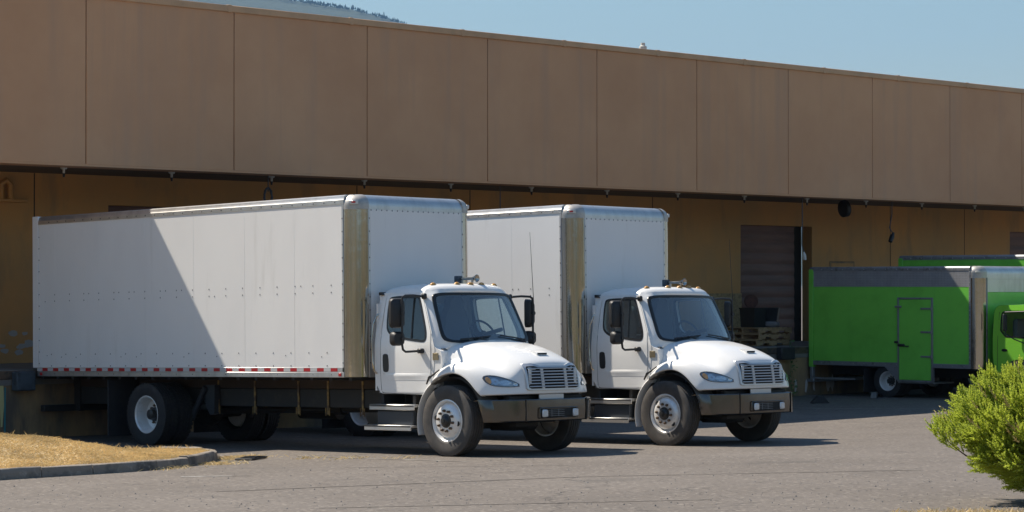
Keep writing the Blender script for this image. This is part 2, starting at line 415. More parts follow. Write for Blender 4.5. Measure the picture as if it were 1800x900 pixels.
# back wall with door openings
doors = [(27.65, 30.5, 1.47+ZO), (36.9, 39.75, 1.45+ZO) if False else None, (46.40, 49.23, 1.435+ZO), (58.23, 61.0, 1.45+ZO)]
doors = [d for d in doors if d]
xs = [XL]; wallmb = MB()
prev = XL
for a, b_, zt in doors:
    wallmb.box(prev, a, YW, YW+.3, ZP, ZB)
    wallmb.box(a, b_, YW, YW+.3, zt, ZB)
    prev = b_
wallmb.box(prev, XR, YW, YW+.3, ZP, ZB)
bw = bpart('back_wall', wallmb, M['backwall'], smooth=0)
for jx in (26.0, 33.9, 37.17, 43.15, 52.58, 56.0):
    bpart('wall_joint', MB().box(jx-.012, jx+.012, YW-.004, YW+.02, ZP, ZB-.01), M['groove'])
for a, b_, zt in doors:
    d = bpart('rollup_door', MB().box(a+.01, b_-.01, YW+.32, YW+.36, ZP, zt+.2), M['rollup_dark'])
    nsl = 11; hh = (zt+.15-ZP)/nsl
    prof = [(0, .0), (-.004, .04), (-.014, .09), (-.014, hh-.09), (-.004, hh-.04), (0, hh-.001), (.03, hh-.001), (.03, .0)]
    mb = MB().prism([(YW+.285+p, ZP+q) for p, q in prof], 'x', a+.02, b_-.36 if a > 40 else b_-.05)
    sme = to_mesh('slat', mb, M['rollup'], 20)
    for i in range(nsl):
        o = link('slat', sme, d); o.location = (0, 0, i*hh)
        o.matrix_parent_inverse = Matrix.Identity(4)
# d children are in bld space already (d has identity local matrix through the inverse)
# dock
ZG = gh(36, 34.1)-.5
bpart('dock_platform', MB().box(XL, XR, YD-.0, YW+.5, ZP-.25, ZP), M['platform'])
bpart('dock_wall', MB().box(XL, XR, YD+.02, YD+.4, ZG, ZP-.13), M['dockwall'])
bpart('dock_edge', MB().box(XL, XR, YD-.02, YD+.05, ZP-.15, ZP-.008, .01), M['steel_edge'])
for (xa, xb, z1, z0, mt, dp) in ((23.42, 23.80, -1.44, -1.76, 'bumper_blue', .16), (26.6, 26.95, -1.45, -1.75, 'rubber', .16), (28.0, 28.35, -1.45, -1.75, 'rubber', .16),
                                (32.0, 32.35, -1.45, -1.75, 'rubber', .16), (43.86, 44.36, -1.42, -1.70, 'rubber', .16), (47.6, 48.1, -1.42, -1.7, 'rubber', .16)):
    bpart('dock_bumper', MB().box(xa, xb, YD-.02-dp, YD-.021, z0+ZO, z1+ZO, .02), M[mt])
# soffit lamps
lm = MB().lathe([(-.10, .0), (-.10, .022), (-.035, .022), (-.03, .05), (.0, .062), (.005, .0)], n=12, axis='z')
lme = to_mesh('soffit_lamp', lm, M['lampwhite'])
lb = MB().lathe([(-.17, 0), (-.165, .018), (-.10, .026), (-.095, 0)], n=10, axis='z'); lbm = to_mesh('bulb', lb, M['black'])
for i in range(-1, 15):
    o = link('soffit_lamp', lme, bld); o.matrix_parent_inverse = Matrix.Translation(-Vector(bld.location)); o.location = (25.12+2.345*i, YF+1.0, ZB-.008)
    link('bulb', lbm, o)
def cord(name, pts, r=.013, mat='cable'): return bpart(name, MB().tube(pts, r, 6), M[mat])
z = lambda v: v+ZO
c1 = cord('hanging_cord', [(45.12, YF+.3, ZB), (45.12, YF+.3, z(1.4)), (45.11, YF+.3, z(.9)), (45.17, YF+.3, z(.72))])
bsub('lamp_head', MB().tube([(45.17, YF+.3, z(.74)), (45.19, YF+.3, z(.66)), (45.21, YF+.3, z(.56))], [.02, .045, .04], 8), M['lampwhite'], c1)
c2 = cord('hanging_cord', [(48.93, YF+.5, ZB), (48.93, YF+.5, z(1.7)), (48.85, YF+.5, z(1.42)), (48.83, YF+.5, z(1.36)), (48.9, YF+.5, z(1.28)), (49.0, YF+.5, z(1.22))])
bsub('lamp_head', MB().tube([(49.0, YF+.5, z(1.24)), (48.93, YF+.5, z(1.14)), (48.86, YF+.5, z(1.02))], [.025, .06, .05], 8), M['black'], c2)
c3 = cord('hanging_cord', [(29.3, YF+.5, ZB), (29.3, YF+.5, z(1.7))], .012)
bsub('cable_coil', MB().tube([(29.3+.09*math.cos(a*.5), YF+.5+.02*math.sin(a*1.7), z(1.6)+.17*math.sin(a*.5)) for a in range(0, 38)], .014, 6), M['cable'], c3)
cord('hanging_cord', [(35.35, YF+.45, ZB), (35.35, YF+.45, z(1.2))], .012)
fl = bpart('round_lamp', MB().lathe([(-.09, 0), (-.09, .12), (-.05, .2), (.06, .2), (.07, .17), (-.0, .1), (-.0, 0)], n=24, axis='y'), M['black'])
fl.location = (47.69, YF+1.0, z(1.80)); fl.rotation_euler = (R(8), 0, R(-108))
bpart('lamp_arm', MB().tube([(47.69, YF+1.0, ZB), (47.69, YF+1.0, z(1.9))], .02, 6), M['black'])
# wall plate, patch panel, chipboard, pipe fixture, roof vent
bpart('wall_hatch', MB().box(50.0, 50.95, YW-.03, YW-.002, z(.0), z(.53), .01), M['backwall'])
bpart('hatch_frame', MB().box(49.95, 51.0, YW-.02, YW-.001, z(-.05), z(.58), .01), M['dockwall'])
bpart('chipboard_sheet', MB().box(44.9, 46.38, YW-.05, YW-.01, ZP, z(-.22), .004), M['osb'])
pf = bpart('pipe_bracket', MB().box(25.0, 25.75, YW-.16, YW-.01, z(1.47), z(1.53), .01), M['backwall'])
bsub('pipe', MB().tube([(25.22, YW-.1, z(1.5)), (25.22, YW-.1, z(1.78)), (25.32, YW-.1, z(1.86)), (25.42, YW-.1, z(1.78)), (25.42, YW-.1, z(1.5))], .055, 10), M['backwall'], pf)
bpart('vent_pipe', MB().lathe([(0, .05), (.36, .05), (.36, .085), (.44, .085), (.46, .05), (.52, .05), (.52, 0)], c=(40.94, YF+1.5, ZT-.06), n=12, axis='z'), M['lampwhite'])
# paint runs and bare patches on the dock front and wall
bpart('paint_run', MB().prism([(23.15, z(-1.5)), (23.28, z(-1.5)), (23.30, z(-2.0)), (23.27, z(-2.35)), (23.24, z(-2.35)), (23.22, z(-2.0)), (23.12, z(-1.9))], 'y', YD+.012, YD+.019), M['yellow'])
bpart('paint_run', MB().prism([(23.31, z(-1.7)), (23.335, z(-1.7)), (23.33, z(-2.5)), (23.30, z(-2.5))], 'y', YD+.010, YD+.018), M['teal'])
for i in range(11):
    px_, pz_ = 25.1+random.random()*.85, z(-1.25+random.random()*.42); r0 = .02+.045*random.random()
    pl = [(px_+r0*(1.6+.6*random.random())*math.cos(a), pz_+r0*(.6+.7*random.random())*math.sin(a)) for a in [k*math.pi/5 for k in range(10)]]
    bpart('bare_patch', MB().prism(pl, 'y', YW-.004-.0012*i, YW+.002), M['flake'])
for a in range(7):
    px_ = 44.6+random.random()*1.6; pl = [(px_+.07*math.cos(k)*random.uniform(.4, 1), z(-2.3)+.22*math.sin(k)*random.uniform(.3, 1)) for k in [j*math.pi/4 for j in range(8)]]
    bpart('bare_patch', MB().prism(pl, 'y', YD+.016-.0012*a, YD+.03), M['flake'])
# ------------------------------------------------------------------ white box truck (local: x lateral, y rearwards from the front axle, z up)
def wheel_meshes():
    d = {}
    Rt, wd = .495, .27
    h = wd/2
    prof = [(-h*.78, .285), (-h*.95, .31), (-h*1.0, .36), (-h*1.02, .41), (-h*.96, .46), (-h*.86, .49), (-h*.80, Rt-.006)]
    tread = []
    for k, gx_ in enumerate((-.068, -.023, .023, .068)):
        tread += [(gx_-.007, Rt), (gx_-.006, Rt-.016), (gx_+.006, Rt-.016), (gx_+.007, Rt)]
    prof = prof+tread+[(-a, r) for a, r in reversed(prof)]
    d['tyre_front'] = to_mesh('tyre', MB().lathe(prof, n=72), M['tyre_front'], 32)
    # drive tyre with block tread
    d['tyre_drive'] = to_mesh('tyre', MB().lathe(prof, n=72), M['rubber'], 32)
    lug = MB()
    for k in range(44):
        a = 2*math.pi*k/44
        for x0, x1 in ((-.125, -.082), (.082, .125)):
            V = []
            for xx in (x0, x1):
                for rr in (Rt-.02, Rt+.006):
                    for da in (-.045, .045): V.append((xx, rr*math.cos(a+da), rr*math.sin(a+da)))
            lug.add(V, [(0, 1, 3, 2), (4, 6, 7, 5), (0, 4, 5, 1), (2, 3, 7, 6), (0, 2, 6, 4), (1, 5, 7, 3)])
    d['lugs'] = to_mesh('tread_blocks', lug, M['rubber'], 0)
    # front rim: outer face towards -x, convex disc
    rp = [(-.105, .292), (-.118, .298), (-.122, .285), (-.108, .272), (-.085, .262), (-.07, .255), (-.085, .245), (-.115, .225), (-.135, .19), (-.142, .165), (-.142, .10), (-.132, .085), (-.132, 0)]
    back = [(.105, .292), (.10, .265), (-.05, .255)]
    d['rim_front'] = to_mesh('rim', MB().lathe(rp, n=56).lathe(back, n=40), M['rim_alu'], 30)
    d['hub_front'] = to_mesh('hub', MB().lathe([(-.13, .098), (-.15, .096), (-.155, .075), (-.185, .062), (-.195, .05), (-.20, .0)], n=24).box(-.208, -.196, -.02, .02, -.02, .02), M['hub'], 30)
    nut = MB().lathe([(0, .021), (-.026, .021), (-.032, .014), (-.042, .013), (-.044, 0)], n=6)
    d['nut'] = to_mesh('lug_nut', nut, M['nut'], 30)
    # rear rim: deep dish
    rr_ = [(-.105, .292), (-.118, .298), (-.12, .286), (-.105, .272), (-.06, .262), (-.02, .25), (.05, .246), (.075, .235), (.085, .20), (.085, .09), (.08, 0)]
    d['rim_rear'] = to_mesh('rim', MB().lathe(rr_, n=56), M['rim'], 30)
    d['hub_rear'] = to_mesh('hub', MB().lathe([(.085, .115), (.03, .11), (.02, .085), (-.05, .08), (-.06, .055), (-.065, 0)], n=24), M['hub'], 30)
    d['hole'] = to_mesh('hand_hole', MB().lathe([(0, 0), (0, .036), (.004, .036)], n=20), M['screen'], 0)
    return d
WM = wheel_meshes()
def front_wheel(parent, side, y=0., zc=.492, spin=0.):
    wl = empty('wheel', (side*.985, y, zc)); wl.parent = parent
    wl.rotation_euler = (spin, 0, 0 if side < 0 else math.pi)
    link('tyre', WM['tyre_front'], wl); link('rim', WM['rim_front'], wl); link('hub', WM['hub_front'], wl)
    for k in range(10):
        a = 2*math.pi*k/10+.16
        link('lug_nut', WM['nut'], wl, (-.142, .143*math.cos(a), .143*math.sin(a)))
    for a in (R(10), R(190)):
        link('hand_hole', WM['hole'], wl, (-.1225, .215*math.cos(a), .215*math.sin(a)), (0, 0, R(0)))
    return wl
def rear_wheel(parent, side, y, zc=.492, xoff=0., outer=True):
    wl = empty('wheel', (side*xoff, y, zc)); wl.parent = parent
    wl.rotation_euler = (random.random()*.2, 0, 0 if side < 0 else math.pi)
    link('tyre', WM['tyre_drive'], wl); stuff(link('tread_blocks', WM['lugs'], wl))
    link('rim', WM['rim_rear'], wl)
    if outer:
        link('hub', WM['hub_rear'], wl)
        for k in range(10):
            a = 2*math.pi*k/10; link('lug_nut', WM['nut'], wl, (.085, .14*math.cos(a), .14*math.sin(a)))
    return wl

def side_x(zz):                       # outside face of cab side
    t = max(0., (zz-1.52)/.85)
    low = max(0., (1.1-zz)/.3)
    return .975-.145*t**1.25-.012*low
def ws_y(X, zz):                      # windshield glass surface
    t = (zz-1.58)/.70
    hw = .87-.08*t; s_ = X/hw; bul = .175-.055*t
    return .47+.32*t - bul*(1-s_*s_)

def make_truck():
    T = empty('box_truck')
    # ---- chassis
    for sx in (-1, 1):
        part('frame_rail', MB().box(sx*.40, sx*.47, -.55, 9.55, .62, .90, .01), M['frame'], T)
        part('body_sill', MB().box(sx*.40, sx*.48, 1.95, 9.75, .905, 1.04, .006), M['sill'], T)
        for yy in (2.58, 3.35, 4.02, 5.04, 5.93, 8.6):
            part('strap', MB().box(sx*.478, sx*.492, yy-.02, yy+.02, .52, 1.02, .003).tube([(sx*.485, yy-.035, .50), (sx*.485, yy-.035, .62)], .009, 6).tube([(sx*.485, yy+.05, .50), (sx*.485, yy+.05, .62)], .009, 6), M['strap'], T)
    for yy in [2.1+.42*k for k in range(19)]:
        part('cross_member', MB().box(-1.17, 1.17, yy-.03, yy+.03, 1.045, 1.10), M['frame'], T)
    part('drive_shaft', MB().tube([(0, 1.0, .62), (0, 3.6, .58), (0, 3.7, .58), (0, 6.6, .52)], [.05, .05, .05, .05], 12).lathe([(-.08, .0), (-.07, .09), (.07, .09), (.08, 0)], c=(0, 3.6, .58), n=14, axis='y'), M['frame'], T)
    ax = part('rear_axle', MB().tube([(-1.0, 6.8, .5), (-.3, 6.8, .5), (.3, 6.8, .5), (1.0, 6.8, .5)], [.08, .09, .09, .08], 14).lathe([(-.25, 0), (-.22, .12), (-.1, .2), (.08, .22), (.2, .12), (.22, 0)], c=(0, 6.75, .5), n=18, axis='y'), M['frame'], T)
    for sx in (-1, 1):
        part('leaf_spring', MB().box(sx*.45, sx*.55, 6.1, 7.5, .56, .66, .02).box(sx*.46, sx*.54, 6.3, 7.3, .66, .72, .02).box(sx*.44, sx*.56, 6.65, 6.95, .45, .76, .02), M['frame'], T)
        part('spring_hanger', MB().prism([(5.9, .95), (6.15, .95), (6.12, .62), (6.02, .48), (5.92, .5)], 'x', sx*.48, sx*.58), M['step_dark'], T)
        part('shock_absorber', MB().tube([(sx*.6, 6.1, .92), (sx*.6, 6.45, .42)], [.045, .05], 10), M['step_dark'], T)
    part('front_axle', MB().tube([(-.85, .18, .5), (-.55, .18, .42), (.55, .18, .42), (.85, .18, .5)], .055, 10).box(-.5, .5, .13, .23, .36, .48, .02), M['frame'], T)
    part('engine_underside', MB().box(-.36, .36, -.62, .6, .45, 1.0, .06).box(-.6, -.36, -.3, .3, .72, .9, .03).box(-.28, .28, -.3, .25, .33, .5, .06), M['frame'], T)
    for yy, hx, hz in ((-.66, .74, .64), ):
        part('front_crossmember', MB().box(-hx, hx, yy-.03, yy+.06, .55, .84, .02), M['frame'], T)
    part('air_tank', MB().tube([(.62, 4.3, .52), (.62, 5.2, .52)], .12, 16), M['frame'], T)
    part('fuel_tank', MB().tube([(.68, 2.1, .55), (.68, 3.5, .55)], .28, 24), M['alu'], T)
    for sx in (-1, 1):
        part('mud_flap', MB().box(sx*1.19, sx*.56, 7.84, 7.865, .13, 1.04, .004), M['rubber'], T)
    bar = part('underride_bar', MB().box(-1.13, 1.13, 9.66, 9.78, .50, .61, .01).box(-.5, -.42, 9.55, 9.7, .5, 1.04).box(.42, .5, 9.55, 9.7, .5, 1.04), M['frame'], T)
    # ---- wheels
    front_wheel(T, -1, .18); front_wheel(T, 1, .18)
    for sx in (-1, 1):
        rear_wheel(T, sx, 6.88, xoff=1.05); rear_wheel(T, sx, 6.88, xoff=.74, outer=False)
    # ---- steps
    for sx in (-1, 1):
        part('step', MB().box(sx*1.02, sx*.74, .93, 1.86, .665, .705, .008).box(sx*1.02, sx*1.005, .93, 1.86, .625, .70, .004), M['tread'], T)
        part('step', MB().box(sx*1.06, sx*.80, .96, 1.93, .375, .412, .008).box(sx*1.06, sx*1.045, .96, 1.93, .335, .41, .004), M['tread'], T)
        part('battery_box', MB().box(sx*.98, sx*.52, 1.0, 1.74, .41, .615, .012), M['step_dark'], T)
        for y_ in (1.0, 1.66): part('step_bracket', MB().box(sx*.92, sx*.5, y_, y_+.06, .36, .84, .005), M['frame'], T)
        # quarter fender behind the front wheel
        rows = []
        for k in range(15):
            a = R(56 - 73*k/14); r_ = .63
            cy, cz = .165, .47
            yy = cy+r_*math.cos(a); zz = cz+r_*math.sin(a)
            yo = cy+(r_+.03)*math.cos(a); zo = cz+(r_+.03)*math.sin(a)
            rows.append([(sx*.94, yy, zz), (sx*1.06, yy, zz), (sx*1.085, yy+.008, zz+.003), (sx*1.075, yo-.01, zo), (sx*1.04, yo, zo), (sx*.94, yo+.0, zo)])
        part('quarter_fender', MB().grid(rows), M['white'], T, 50)
    # inner arch liner
    for sx in (-1, 1):
        rows = []
        for k in range(19):
            a = R(8+172*k/18)
            rows.append([(sx*x_, .17+.63*math.cos(a), .5+.60*math.sin(a)) for x_ in (.66, .8, 1.0, 1.05)])
        part('arch_liner', MB().grid(rows), mk('liner_grey', (.16, .15, .14), .8) if sx < 0 and 'liner' not in M else M['liner'], T, 60)
        M.setdefault('liner', bpy.data.materials['liner_grey'])
    # ---- hood + fenders: control grid, half rows mirrored
    H = [
     [(0, .30, 1.615), (.40, .325, 1.605), (.72, .40, 1.56), (.865, .46, 1.45), (.90, .485, 1.30), (.97, .50, 1.17), (1.05, .515, 1.08), (1.085, .52, 1.02)],
     [(0, .27, 1.61), (.40, .29, 1.60), (.71, .36, 1.555), (.85, .40, 1.44), (.895, .42, 1.30), (.97, .44, 1.20), (1.06, .45, 1.13), (1.09, .455, 1.08)],
     [(0, .10, 1.585), (.38, .11, 1.575), (.67, .13, 1.535), (.765, .15, 1.40), (.835, .17, 1.29), (.97, .18, 1.315), (1.08, .19, 1.25), (1.10, .20, 1.165)],
     [(0, -.15, 1.535), (.36, -.15, 1.525), (.62, -.14, 1.48), (.705, -.13, 1.36), (.79, -.12, 1.275), (.945, -.10, 1.33), (1.075, -.07, 1.265), (1.10, -.03, 1.16)],
     [(0, -.42, 1.46), (.34, -.41, 1.45), (.585, -.40, 1.405), (.67, -.38, 1.29), (.76, -.36, 1.215), (.915, -.33, 1.26), (1.055, -.28, 1.185), (1.095, -.22, 1.06)],
     [(0, -.63, 1.375), (.34, -.62, 1.365), (.555, -.60, 1.32), (.66, -.57, 1.22), (.76, -.54, 1.165), (.90, -.49, 1.16), (1.03, -.41, 1.09), (1.08, -.33, .935)],
     [(0, -.755, 1.30), (.34, -.75, 1.295), (.545, -.72, 1.255), (.66, -.68, 1.14), (.77, -.63, 1.08), (.90, -.57, 1.06), (1.02, -.47, 1.005), (1.07, -.385, .885)],
     [(0, -.79, 1.22), (.34, -.785, 1.215), (.54, -.765, 1.18), (.66, -.72, 1.08), (.775, -.67, 1.03), (.90, -.60, 1.005), (1.015, -.49, .965), (1.065, -.40, .87)],
     [(0, -.815, 1.04), (.34, -.81, 1.04), (.54, -.79, 1.03), (.66, -.75, .98), (.78, -.69, .955), (.90, -.62, .935), (1.01, -.51, .915), (1.06, -.41, .862)],
     [(0, -.835, .88), (.34, -.83, .88), (.54, -.81, .88), (.66, -.77, .875), (.78, -.71, .872), (.90, -.635, .868), (1.005, -.525, .865), (1.055, -.42, .855)],
     [(0, -.835, .855), (.34, -.83, .855), (.54, -.81, .855), (.66, -.77, .855), (.78, -.71, .852), (.90, -.635, .85), (1.003, -.525, .847), (1.05, -.42, .845)],
     [(0, -.78, .85), (.34, -.78, .85), (.53, -.76, .85), (.64, -.72, .85), (.76, -.66, .848), (.87, -.59, .845), (.97, -.49, .842), (1.0, -.41, .84)]]
    rows = []
    for r_ in H:
        e = r_[-1]; q = r_ + [(e[0]-.005, e[1]+.0, e[2]-.012), (e[0]-.09, e[1], e[2]-.012)]
        rows.append([(-x_, y_, z_) for x_, y_, z_ in reversed(q[1:])] + q)
    hood_me = subsurf(to_mesh('hood', MB().grid(rows), M['white'], 0), 2)
    hood_me.shade_smooth(); hood_me.set_sharp_from_angle(angle=R(55))
    hood_me.name = 'hood'
    hood = link('hood', hood_me, T)
    bm = bmesh.new(); bm.from_mesh(hood_me); bvh = BVHTree.FromBMesh(bm)
    def onh(X, zz, off=0.):           # hood front/side surface seen from the front
        h_ = bvh.ray_cast(Vector((X, -3, zz)), Vector((0, 1, 0)))
        if h_[0] is None: return (X, -.4, zz)
        nn = h_[1] if h_[1].y < 0 else -h_[1]
        p_ = h_[0]+nn*off; return tuple(p_)
    # hood scoop and seam
    hz = bvh.ray_cast(Vector((0.05, -.46, 3)), Vector((0, 0, -1)))[0].z
    part('hood_vent', MB().prism([(-.58, hz-.04), (-.575, hz-.012), (-.46, hz+.018), (-.34, hz+.012), (-.34, hz-.03)], 'x', -.07, .13), M['white'], hood, 20)
    part('vent_mouth', MB().prism([(-.584, hz-.035), (-.580, hz-.016), (-.576, hz-.016), (-.576, hz-.035)], 'x', -.062, .122), M['screen'], hood, 0)
    # headlights
    for sx in (-1, 1):
        out = [(1.005, 1.075), (1.0, 1.10), (.965, 1.118), (.90, 1.117), (.82, 1.095), (.72, 1.052), (.64, 1.005), (.605, .978), (.62, .962), (.70, .957), (.82, .958), (.92, .968), (.97, .99), (1.0, 1.03)]
        out = chaikin([(sx*a, b_) for a, b_ in out], 1); cc = (sx*.84, 1.03)
        o1 = polar(out, cc, 40)
        def shrink(k): return [(cc[0]+(a-cc[0])*k, cc[1]+(b_-cc[1])*k) for a, b_ in o1]
        def lay(k0, k1, off, nr=3):
            mb_ = MB(); L0 = shrink(k0); L1 = shrink(k1)
            rows_ = [[onh(a+(c_-a)*t/nr, b_+(d_-b_)*t/nr, off) for (a, b_), (c_, d_) in zip(L0, L1)] for t in range(nr+1)]
            return mb_.grid(rows_, True)
        hl = part('headlight', lay(.93, 1.0, .012).grid([[onh(a, b_, .012) for a, b_ in shrink(1.0)], [onh(a, b_, -.01) for a, b_ in shrink(1.03)]], True), M['hl_house'], T, 60)
        part('housing', lay(.02, .94, .004, 5), M['hl_chrome'], hl, 60)
        def disc(cx_, cz_, rx, rz, off):
            rows_ = [[onh(sx*cx_+rx*k*math.cos(a), cz_+rz*k*math.sin(a), off-.004*(1-k)) for a in [2*math.pi*j/20 for j in range(20)]] for k in (.02, .5, 1.0)]
            return MB().grid(rows_, True)
        part('reflector', disc(.80, 1.012, .075, .036, .008), M['hl_refl'], hl, 60)
        part('reflector', disc(.905, 1.035, .04, .045, .007), M['hl_refl'], hl, 60)
        part('reflector', disc(.68, .99, .03, .022, .007), M['hl_refl'], hl, 60)
        part('turn_signal', disc(.965, 1.05, .024, .045, .009), M['amber'], hl, 60)
        part('lens', lay(.02, .95, .015, 5), M['hl_lens'], hl, 60)
    # grille
    g_out = [(-.50, .905), (.50, .905), (.535, .93), (.535, 1.24), (.52, 1.275), (.36, 1.283), (.27, 1.245), (-.27, 1.245), (-.36, 1.283), (-.52, 1.275), (-.535, 1.24), (-.535, .93)]
    g_in = [(-.48, .93), (.48, .93), (.505, .95), (.505, 1.215), (.49, 1.24), (.34, 1.243), (.28, 1.222), (-.28, 1.222), (-.34, 1.243), (-.49, 1.24), (-.505, 1.215), (-.505, .95)]
    go = polar(g_out, (0, 1.08), 120); gi = polar(g_in, (0, 1.08), 120)
    def gr_y(X, zz): return onh(X, zz)[1]-.016
    gmb = MB().grid([[(a, gr_y(a, b_)+.05, b_) for a, b_ in go], [(a, gr_y(a, b_)-.012, b_) for a, b_ in go], [(a, gr_y(a, b_)-.014, b_) for a, b_ in gi], [(a, gr_y(a, b_)+.06, b_) for a, b_ in gi]], True)
    gr = part('grille', gmb, M['grille'], T, 40)
    part('radiator_screen', MB().grid([[(a*k, gr_y(a*k, 1.08+(b_-1.08)*k)+.004, 1.08+(b_-1.08)*k) for a, b_ in gi] for k in (.01, .5, 1.0)], True), M['screen'], gr, 60)
    for k in range(7):
        zz = .958+k*.0415
        rows_ = []
        for i in range(13):
            X = -.50+1.0*i/12; yy = gr_y(X, zz)
            rows_.append([(X, yy+.0, zz+.007), (X, yy-.022, zz+.009), (X, yy-.026, zz), (X, yy-.022, zz-.006), (X, yy+.0, zz-.006)])
        part('slat', MB().grid(rows_), M['grille'], gr, 40)
    for X in (-.235, .235):
        for k in range(7):
            zz = .94+k*.0415
            part('slat_clip', MB().box(X-.028, X+.028, gr_y(X, zz)-.018, gr_y(X, zz)+.0, zz-.013, zz+.013, .003), M['grille'], gr)
    for X in (-.46, .46):
        part('grille_end', MB().box(X-.03, X+.03, gr_y(X, 1.08)-.006, gr_y(X, 1.08)+.01, .96, 1.20, .004), M['grille'], gr)
    part('license_bracket', MB().box(-.27, .23, -.80, -.785, .775, .85, .004), M['grille'], T)
    # ---- bumper
    plan = [(-1.10, -.42), (-1.09, -.50), (-1.03, -.585), (-.85, -.735), (-.68, -.845), (-.58, -.880), (-.3, -.905), (0, -.912)]
    plan = plan + [(-a, b_) for a, b_ in reversed(plan[:-1])]
    plan = [plan[0]]+chaikin(plan, 2, False)+[plan[-1]]
    pl_ = [Vector(p_) for p_ in plan]; al = [0.]
    for p_, q_ in zip(pl_, pl_[1:]): al.append(al[-1]+(q_-p_).length)
    def on_plan(s_):
        for k in range(len(pl_)-1):
            if al[k+1] >= s_: return pl_[k].lerp(pl_[k+1], (s_-al[k])/(al[k+1]-al[k]))
        return pl_[-1]
    LT = al[-1]; rows = []
    for k in range(61):
        row = []
        for cut, back, zz in ((0, .10, .765), (0, .012, .785), (0, 0, .772), (.045, -.004, .63), (.09, .002, .492), (.095, .015, .477), (.10, .09, .482)):
            p_ = on_plan(cut+(LT-2*cut)*k/60); row.append((p_.x, p_.y+back, zz))
        rows.append(row)
    bp_ = part('bumper', MB().grid(rows), M['chrome_dark'], T, 30)
    for sx in (-1, 1):
        part('bumper_seam', MB().box(sx*.615-.004, sx*.615+.004, -.882, -.86, .478, .784), M['gasket'], bp_)
    def rrect(cx_, cz_, w_, h_, r_): return chaikin([(cx_-w_/2, cz_-h_/2), (cx_+w_/2, cz_-h_/2), (cx_+w_/2, cz_+h_/2), (cx_-w_/2, cz_+h_/2)], 0)
    part('bumper_opening', MB().box(-.36, .36, -.925, -.88, .525, .655, .02), M['screen'], bp_)
    part('opening_lip', MB().tube([(-.37, -.922, .52), (.37, -.922, .52), (.385, -.921, .535), (.385, -.92, .65), (.37, -.92, .663), (-.37, -.92, .663), (-.385, -.92, .65), (-.385, -.921, .535), (-.37, -.922, .52)], .008, 6), M['chrome_dark'], bp_)
    for X in (-.29, .33):
        fl_ = part('fog_light', MB().box(X-.055, X+.055, -.945, -.90, .535, .64, .016), M['fog'], bp_)
        part('lens', MB().box(X-.05, X+.05, -.950, -.9455, .54, .635, .002), M['hl_lens'], fl_)
    for k in range(4):
        part('vent_bar', MB().box(-.21, .10, -.931, -.926, .548+k*.026, .552+k*.026), M['greyframe'], bp_)
    for X in (-.16, -.02): part('vent_bar', MB().box(X-.003, X+.003, -.934, -.931, .54, .64), M['greyframe'], bp_)
    # ---- cab shell
    zc_side = [(1.72, .93), (1.68, .86), (.66, .85), (.60, .95), (.575, 1.2), (.55, 1.5), (.60, 1.62), (.86, 2.20), (.93, 2.29), (1.02, 2.30), (1.74, 2.30), (1.785, 2.26), (1.79, 1.3), (1.775, 1.0)]
    door = [(1.635, .865), (.665, .865), (.625, .92), (.622, 1.68), (.70, 1.86), (.865, 2.20), (.92, 2.265), (1.0, 2.285), (1.62, 2.285), (1.655, 2.25), (1.67, 1.6), (1.66, .9)]
    win = [(1.575, 2.19), (1.54, 2.235), (1.0, 2.238), (.955, 2.215), (.77, 1.80), (.74, 1.68), (.75, 1.615), (.80, 1.60), (1.15, 1.640), (1.38, 1.67), (1.52, 1.74), (1.56, 1.82)]
    doorc = chaikin(door, 1); winc = chaikin(win, 2)
    cabmb = MB()
    for sx in (-1, 1):
        N = 128; c0 = (1.15, 1.6)
        hole = polar(grow(doorc, .007), c0, N); outl = polar(zc_side, c0, N)
        f3 = lambda off: (lambda p: (sx*(side_x(p[2])+off), p[1], p[2]))
        cabmb.ring([(0, a, b_) for a, b_ in hole], [(0, a, b_) for a, b_ in outl], 3, f3(-.004))
        cabmb.ring([(0, a, b_) for a, b_ in hole], [(0, a, b_) for a, b_ in polar(grow(doorc, -.03), c0, N)], 1, f3(-.05))
        c1_ = (1.16, 1.93)
        di = polar(winc, c1_, N); do = polar(doorc, c1_, N)
        dm = MB().ring([(0, a, b_) for a, b_ in di], [(0, a, b_) for a, b_ in polar(grow(doorc, -.012), c1_, N)], 5, f3(0))
        dm.ring([(0, a, b_) for a, b_ in polar(grow(doorc, -.012), c1_, N)], [(0, a, b_) for a, b_ in do], 1, lambda p: (sx*(side_x(p[2])-(.0 if False else .004)), p[1], p[2]))
        # returns into the cab
        dm.grid([[(sx*(side_x(b_)-.004), a, b_) for a, b_ in do], [(sx*(side_x(b_)-.05), a, b_) for a, b_ in do]], True)
        dm.grid([[(sx*side_x(b_), a, b_) for a, b_ in di], [(sx*(side_x(b_)-.05), a, b_) for a, b_ in di]], True)
        dr = part('door', dm, M['white'], T, 30, weld=True)
        part('inner_trim', MB().ring([(0, a, b_) for a, b_ in di], [(0, a, b_) for a, b_ in polar(grow(doorc, -.03), c1_, N)], 3, f3(-.055)), M['interior'], dr, 40)
        gs = polar(grow(winc, .018), c1_, N)
        part('window_seal', MB().ring([(0, a, b_) for a, b_ in polar(grow(winc, -.016), c1_, N)], [(0, a, b_) for a, b_ in gs], 1, f3(.004)).grid([[(sx*(side_x(b_)+.004), a, b_) for a, b_ in gs], [(sx*(side_x(b_)-.004), a, b_) for a, b_ in gs]], True), M['gasket'], dr, 40)
        part('window_pane', MB().ring([(0, 1.16+(a-1.16)*.02, 1.93+(b_-1.93)*.02) for a, b_ in di], [(0, a, b_) for a, b_ in di], 4, f3(-.012)), M['glass'], dr, 40)
